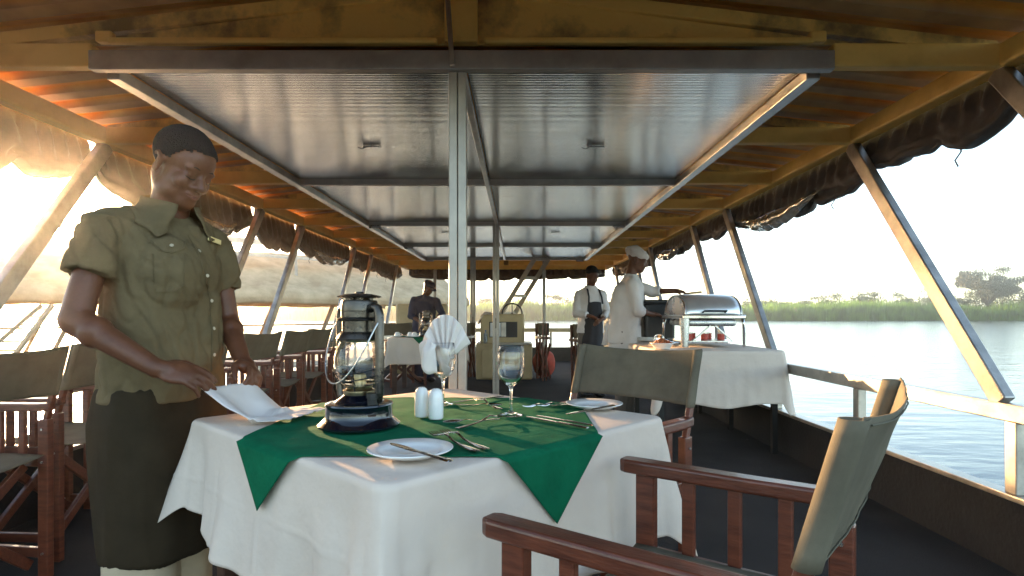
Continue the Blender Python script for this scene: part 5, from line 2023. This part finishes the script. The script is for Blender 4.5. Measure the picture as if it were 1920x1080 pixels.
# ============ background people ============
def figure(label, base, fwd, joints, head_c, head_f, clothes, vox=.010, k=1.0, hair=True, hcurl=.4, name='person', cap_hat=None, roll=0, skin=SKIN):
    p_ = thing(name, label, 'person', (base[0], base[1], 0))
    J = {a: Vector(c) for a, c in joints.items()}
    f = Vector((fwd[0], fwd[1], 0)).normalized(); r = Vector((f.y, -f.x, 0))
    hf_, hr_, hu_ = head_frame(head_f, roll)
    hc_ = Vector(head_c)
    b = MB()
    add_head(b, hc_, hf_, hr_, hu_, k, True)
    nk = J['neck']
    b.cap(nk - Vector((0, 0, .06)), nk + Vector((0, 0, .04)), .056 * k, .052 * k, 14)
    b.cap(hc_ - hu_ * .03 * k - hf_ * .03 * k, nk, .05 * k, .054 * k, 14)
    torso_rings(b, [J['hip'] + Vector((0, 0, -.08)), J['hip'] + Vector((0, 0, .08)), J['hip'].lerp(nk, .6), J['hip'].lerp(nk, .85), nk],
                [(.15, .11), (.14, .10), (.155, .105), (.15, .09), (.07, .06)], f)
    for s in 'RL':
        b.cap(J[s + 's'], J[s + 'e'], .042, .036, 12); b.cap(J[s + 'e'], J[s + 'w'], .036, .025, 12)
        hd = J[s + 'h'] - J[s + 'w']
        hand(b, J[s + 'w'], hd, J.get(s + 'n', Vector((0, 0, -1))), 1.0, curl=hcurl, thumb_side=1 if s == 'R' else -1)
        sg = 1 if s == 'R' else -1
        ht = J['hip'] + r * sg * .085
        kn, an = J[s + 'k'], J[s + 'a']
        b.cap(ht, kn, .08, .056, 12); b.cap(kn, an, .055, .036, 12)
        b.ell(an + f * .06 + Vector((0, 0, -.04)), (.05, .12, .04), Matrix((r, f, Vector((0, 0, 1)))).transposed())
    remeshed(b, vox, 3, .5).build('body', skin, p_, world=True, smooth=True)
    if hair:
        hb_ = MB(); add_hair(hb_, hc_ - hf_ * .012 * k + hu_ * .012 * k, hf_, hr_, hu_, k, .004)
        hb_.build('hair', HAIR, p_, world=True, smooth=True)
    for (nm, mt, build, wri) in clothes:
        m = MB(); build(m, J, f, r)
        remeshed(m, .0095, 3, .5, wrinkle=wri).build(nm, mt, p_, world=True, smooth=True)
    for s in 'RL':
        an = J[s + 'a']
        m = MB().ell(an + f * .055 + Vector((0, 0, -.045)), (.055, .135, .045), Matrix((r, f, Vector((0, 0, 1)))).transposed())
        for v in m.v: v.z = max(v.z, .003)
        m.build('shoe', BLACK, p_, world=True, smooth=True)
    return p_, hc_, hf_, hr_, hu_


def jacket(bottom, side=.185, depth=.135, sleeve=1.0, sr=.060, er=.052):
    def fn(m, J, f, r):
        nk = J['neck']; hp = J['hip']
        lo = Vector((hp.x, hp.y, bottom))
        torso_rings(m, [lo, lo.lerp(nk, .35), lo.lerp(nk, .65), lo.lerp(nk, .85), nk + Vector((0, 0, -.01)), nk + Vector((0, 0, .02))],
                    [(side, depth), (side * .95, depth * .97), (side, depth * 1.0), (side * .95, depth * .85), (.085, .07), (.06, .058)], f)
        for s in 'RL':
            a, e, w_ = J[s + 's'], J[s + 'e'], J[s + 'w']
            m.ell(a, sr * .96)
            m.cone(nk + Vector((0, 0, -.03)), a + (nk - a) * .06, .05, sr * .92, 20)
            m.cone(a, e, sr, er, 18); m.ell(e, er)
            if sleeve > 1:
                m.cone(e, e.lerp(w_, sleeve - 1), er, er * .82, 18)
    return fn


def trousers_fn(top, legr=.085, ank=.07):
    def fn(m, J, f, r):
        torso_rings(m, [J['hip'] + Vector((0, 0, -.10)), Vector((J['hip'].x, J['hip'].y, top))], [(.165, .12), (.16, .115)], f)
        for s, sg in (('R', 1), ('L', -1)):
            ht = J['hip'] + r * sg * .085
            m.cone(ht, J[s + 'k'], legr * 1.1, legr, 18); m.ell(J[s + 'k'], legr)
            m.cone(J[s + 'k'], J[s + 'a'] + Vector((0, 0, -.03)), legr, ank, 18)
    return fn


def apron_fn(z0, z1, side=.17, depth=.15, shift=.012):
    def fn(m, J, f, r):
        c = Vector((J['hip'].x, J['hip'].y, 0)) + f * shift
        torso_rings(m, [c + Vector((0, 0, z0)), c + Vector((0, 0, (z0 + z1) / 2)), c + Vector((0, 0, z1))], [(side, depth), (side * 1.03, depth * 1.03), (side * .93, depth * .95)], f)
    return fn


# chef at the buffet: seen from the side, right arm stretched over the chafing dish
cx, cy = 1.06, 5.85
cp, chc, chf, chr_, chu = figure('chef in white jacket and white cap reaching over the chafing dish', (cx, cy), (.95, -.25), dict(
    hip=(cx - .02, cy, .93), neck=(cx + .07, cy - .01, 1.455),
    Rs=(cx + .05, cy - .19, 1.375), Re=(cx + .10, cy - .22, 1.12), Rw=(cx + .25, cy - .14, 1.085), Rh=(cx + .34, cy - .10, 1.08),
    Ls=(cx + .09, cy + .17, 1.385), Le=(cx + .31, cy + .08, 1.315), Lw=(cx + .50, cy - .05, 1.315), Lh=(cx + .60, cy - .09, 1.30),
    Rk=(cx + .0, cy - .09, .50), Ra=(cx - .04, cy - .10, .09), Lk=(cx + .05, cy + .09, .50), La=(cx + .04, cy + .09, .09)),
    (cx + .135, cy - .02, 1.615), (.93, -.22, -.28), [
        ('trousers', GREYT, trousers_fn(.98), wr(.012, 7, 1, (1.3, 1.3, .4))),
        ('jacket', WHITE, jacket(.80, .190, .160, 1.35, .066, .058), wr(.011, 7.5, 4, (1.2, 1.2, .6))),
        ('apron', WHITE, apron_fn(.52, .97, .185, .158, .035), wr(.012, 7, 9, (1.5, 1.5, .3)))], hair=False, hcurl=.5)
m = MB()
rot = Matrix((chr_, chf, chu)).transposed()
m.ell(chc + chu * .062 - chf * .015, (.090, .112, .060), rot, nu=24, nv=16)
m.ell(chc + chu * .085 - chf * .045, (.094, .098, .050), rot, nu=24, nv=16)
m.ell(chc + chu * .030 - chf * .105, (.02, .022, .018), rot)
remeshed(m, .008, 3, wrinkle=wr(.012, 14, 3)).build('cap', WHITE, cp, world=True, smooth=True)
m = MB().tube([Vector((cx - .03, cy - .17, 1.0)), Vector((cx - .16, cy - .06, .99)), Vector((cx - .17, cy + .05, .98))], .012, 6)
m.ell((cx - .165, cy - .04, .96), (.035, .04, .05)).tube([(cx - .17, cy - .05, .96), (cx - .20, cy - .07, .78)], [.018, .03], 8)
m.build('apron_bow', WHITE, cp, world=True, smooth=True)
o = MB().cap((cx + .575, cy - .10, 1.285), (cx + .72, cy - .16, 1.298), .009, .012).build('wooden_spoon', mat('pale_wood', (.45, .3, .15), .5), smooth=True)
set_origin(o, (cx + .6, cy - .1, 1.29)); tag(o, 'pale wooden spoon handle held by the chef over the chafing dish', 'spoon')

# young man in a black apron
ax_, ay_ = .96, 7.70
am_ = figure('young man in white shirt and black apron standing beside the chef', (ax_, ay_), (.35, -.93), dict(
    hip=(ax_, ay_, .92), neck=(ax_ + .0, ay_ - .01, 1.43),
    Rs=(ax_ - .150, ay_ - .03, 1.345), Re=(ax_ - .20, ay_ - .10, 1.10), Rw=(ax_ - .03, ay_ - .24, 1.06), Rh=(ax_ + .06, ay_ - .26, 1.03),
    Ls=(ax_ + .148, ay_ + .03, 1.345), Le=(ax_ + .21, ay_ - .05, 1.10), Lw=(ax_ + .12, ay_ - .22, 1.02), Lh=(ax_ + .05, ay_ - .27, 1.0),
    Rk=(ax_ - .09, ay_, .50), Ra=(ax_ - .09, ay_ + .02, .09), Lk=(ax_ + .09, ay_, .50), La=(ax_ + .09, ay_ + .02, .09)),
    (ax_ + .015, ay_ - .04, 1.575), (.45, -.80, -.42), [
        ('trousers', GREYT, trousers_fn(.96), wr(.012, 7, 1, (1.3, 1.3, .4))),
        ('shirt', WHITE, jacket(.84, .175, .125, 1.75, .058, .052), wr(.013, 8, 14)),
        ('apron', DARKA, apron_fn(.50, 1.24, .140, .120, .032), wr(.010, 7, 19, (1.4, 1.4, .4)))])
af, ar = Vector((.35, -.93, 0)).normalized(), Vector((-.93, -.35, 0)).normalized()
for s in (-1, 1):
    b0 = Vector((ax_, ay_, 1.22)) + af * .145 + ar * s * .10
    b1 = Vector((ax_, ay_, 1.40)) + af * .085 + ar * s * .085
    b2 = Vector((ax_, ay_, 1.455)) + ar * s * .065 - af * .02
    MB().tube([b0, b0.lerp(b1, .5) + af * .02, b1, b2], .011, 6).build('apron_strap', DARKA, am_[0], world=True, smooth=True)
# man in navy behind the far table
nx, ny = -1.42, 9.35
np_, nhc, nhf, nhr, nhu = figure('man in navy clothes and cap bending over the far table', (nx, ny), (.55, -.83), dict(
    hip=(nx - .08, ny + .05, .93), neck=(nx - .03, ny - .08, 1.37),
    Rs=(nx - .20, ny - .10, 1.30), Re=(nx - .24, ny - .20, 1.06), Rw=(nx - .02, ny - .35, .95), Rh=(nx + .07, ny - .40, .92),
    Ls=(nx + .13, ny - .02, 1.30), Le=(nx + .24, ny - .12, 1.08), Lw=(nx + .14, ny - .34, .98), Lh=(nx + .08, ny - .41, .94),
    Rk=(nx - .17, ny, .50), Ra=(nx - .17, ny + .04, .09), Lk=(nx + .0, ny + .05, .50), La=(nx + .0, ny + .08, .09)),
    (nx + .025, ny - .15, 1.50), (.62, -.50, -.60), [
        ('trousers', NAVYC, trousers_fn(.98), wr(.012, 7, 1)),
        ('shirt', NAVYC, jacket(.80, .185, .13, 1.3), wr(.014, 8, 24))], hair=False)
m = MB()
rot = Matrix((nhr, nhf, nhu)).transposed()
m.ell(nhc + nhu * .066 - nhf * .01, (.084, .104, .052), rot)
m.ell(nhc + nhu * .045 + nhf * .10, (.058, .06, .010), rot)
m.build('cap', NAVYC, np_, world=True, smooth=True)
#@@HAZE
# ---------------------------------------------------------------- haze volume, added for the glow around the low sun
m = bpy.data.materials.new('glow_haze'); m.use_nodes = True
n = m.node_tree; n.nodes.remove(n.nodes['Principled BSDF'])
v = n.nodes.new('ShaderNodeVolumePrincipled')
v.inputs['Color'].default_value = (1, .97, .92, 1)
v.inputs['Density'].default_value = HAZE_D
v.inputs['Anisotropy'].default_value = 0.90
n.links.new(v.outputs[0], n.nodes['Material Output'].inputs['Volume'])
o = MB().box((0, 1480, 9.5), (6400, 6400, 23)).build('haze', m); tag(o, kind='stuff')
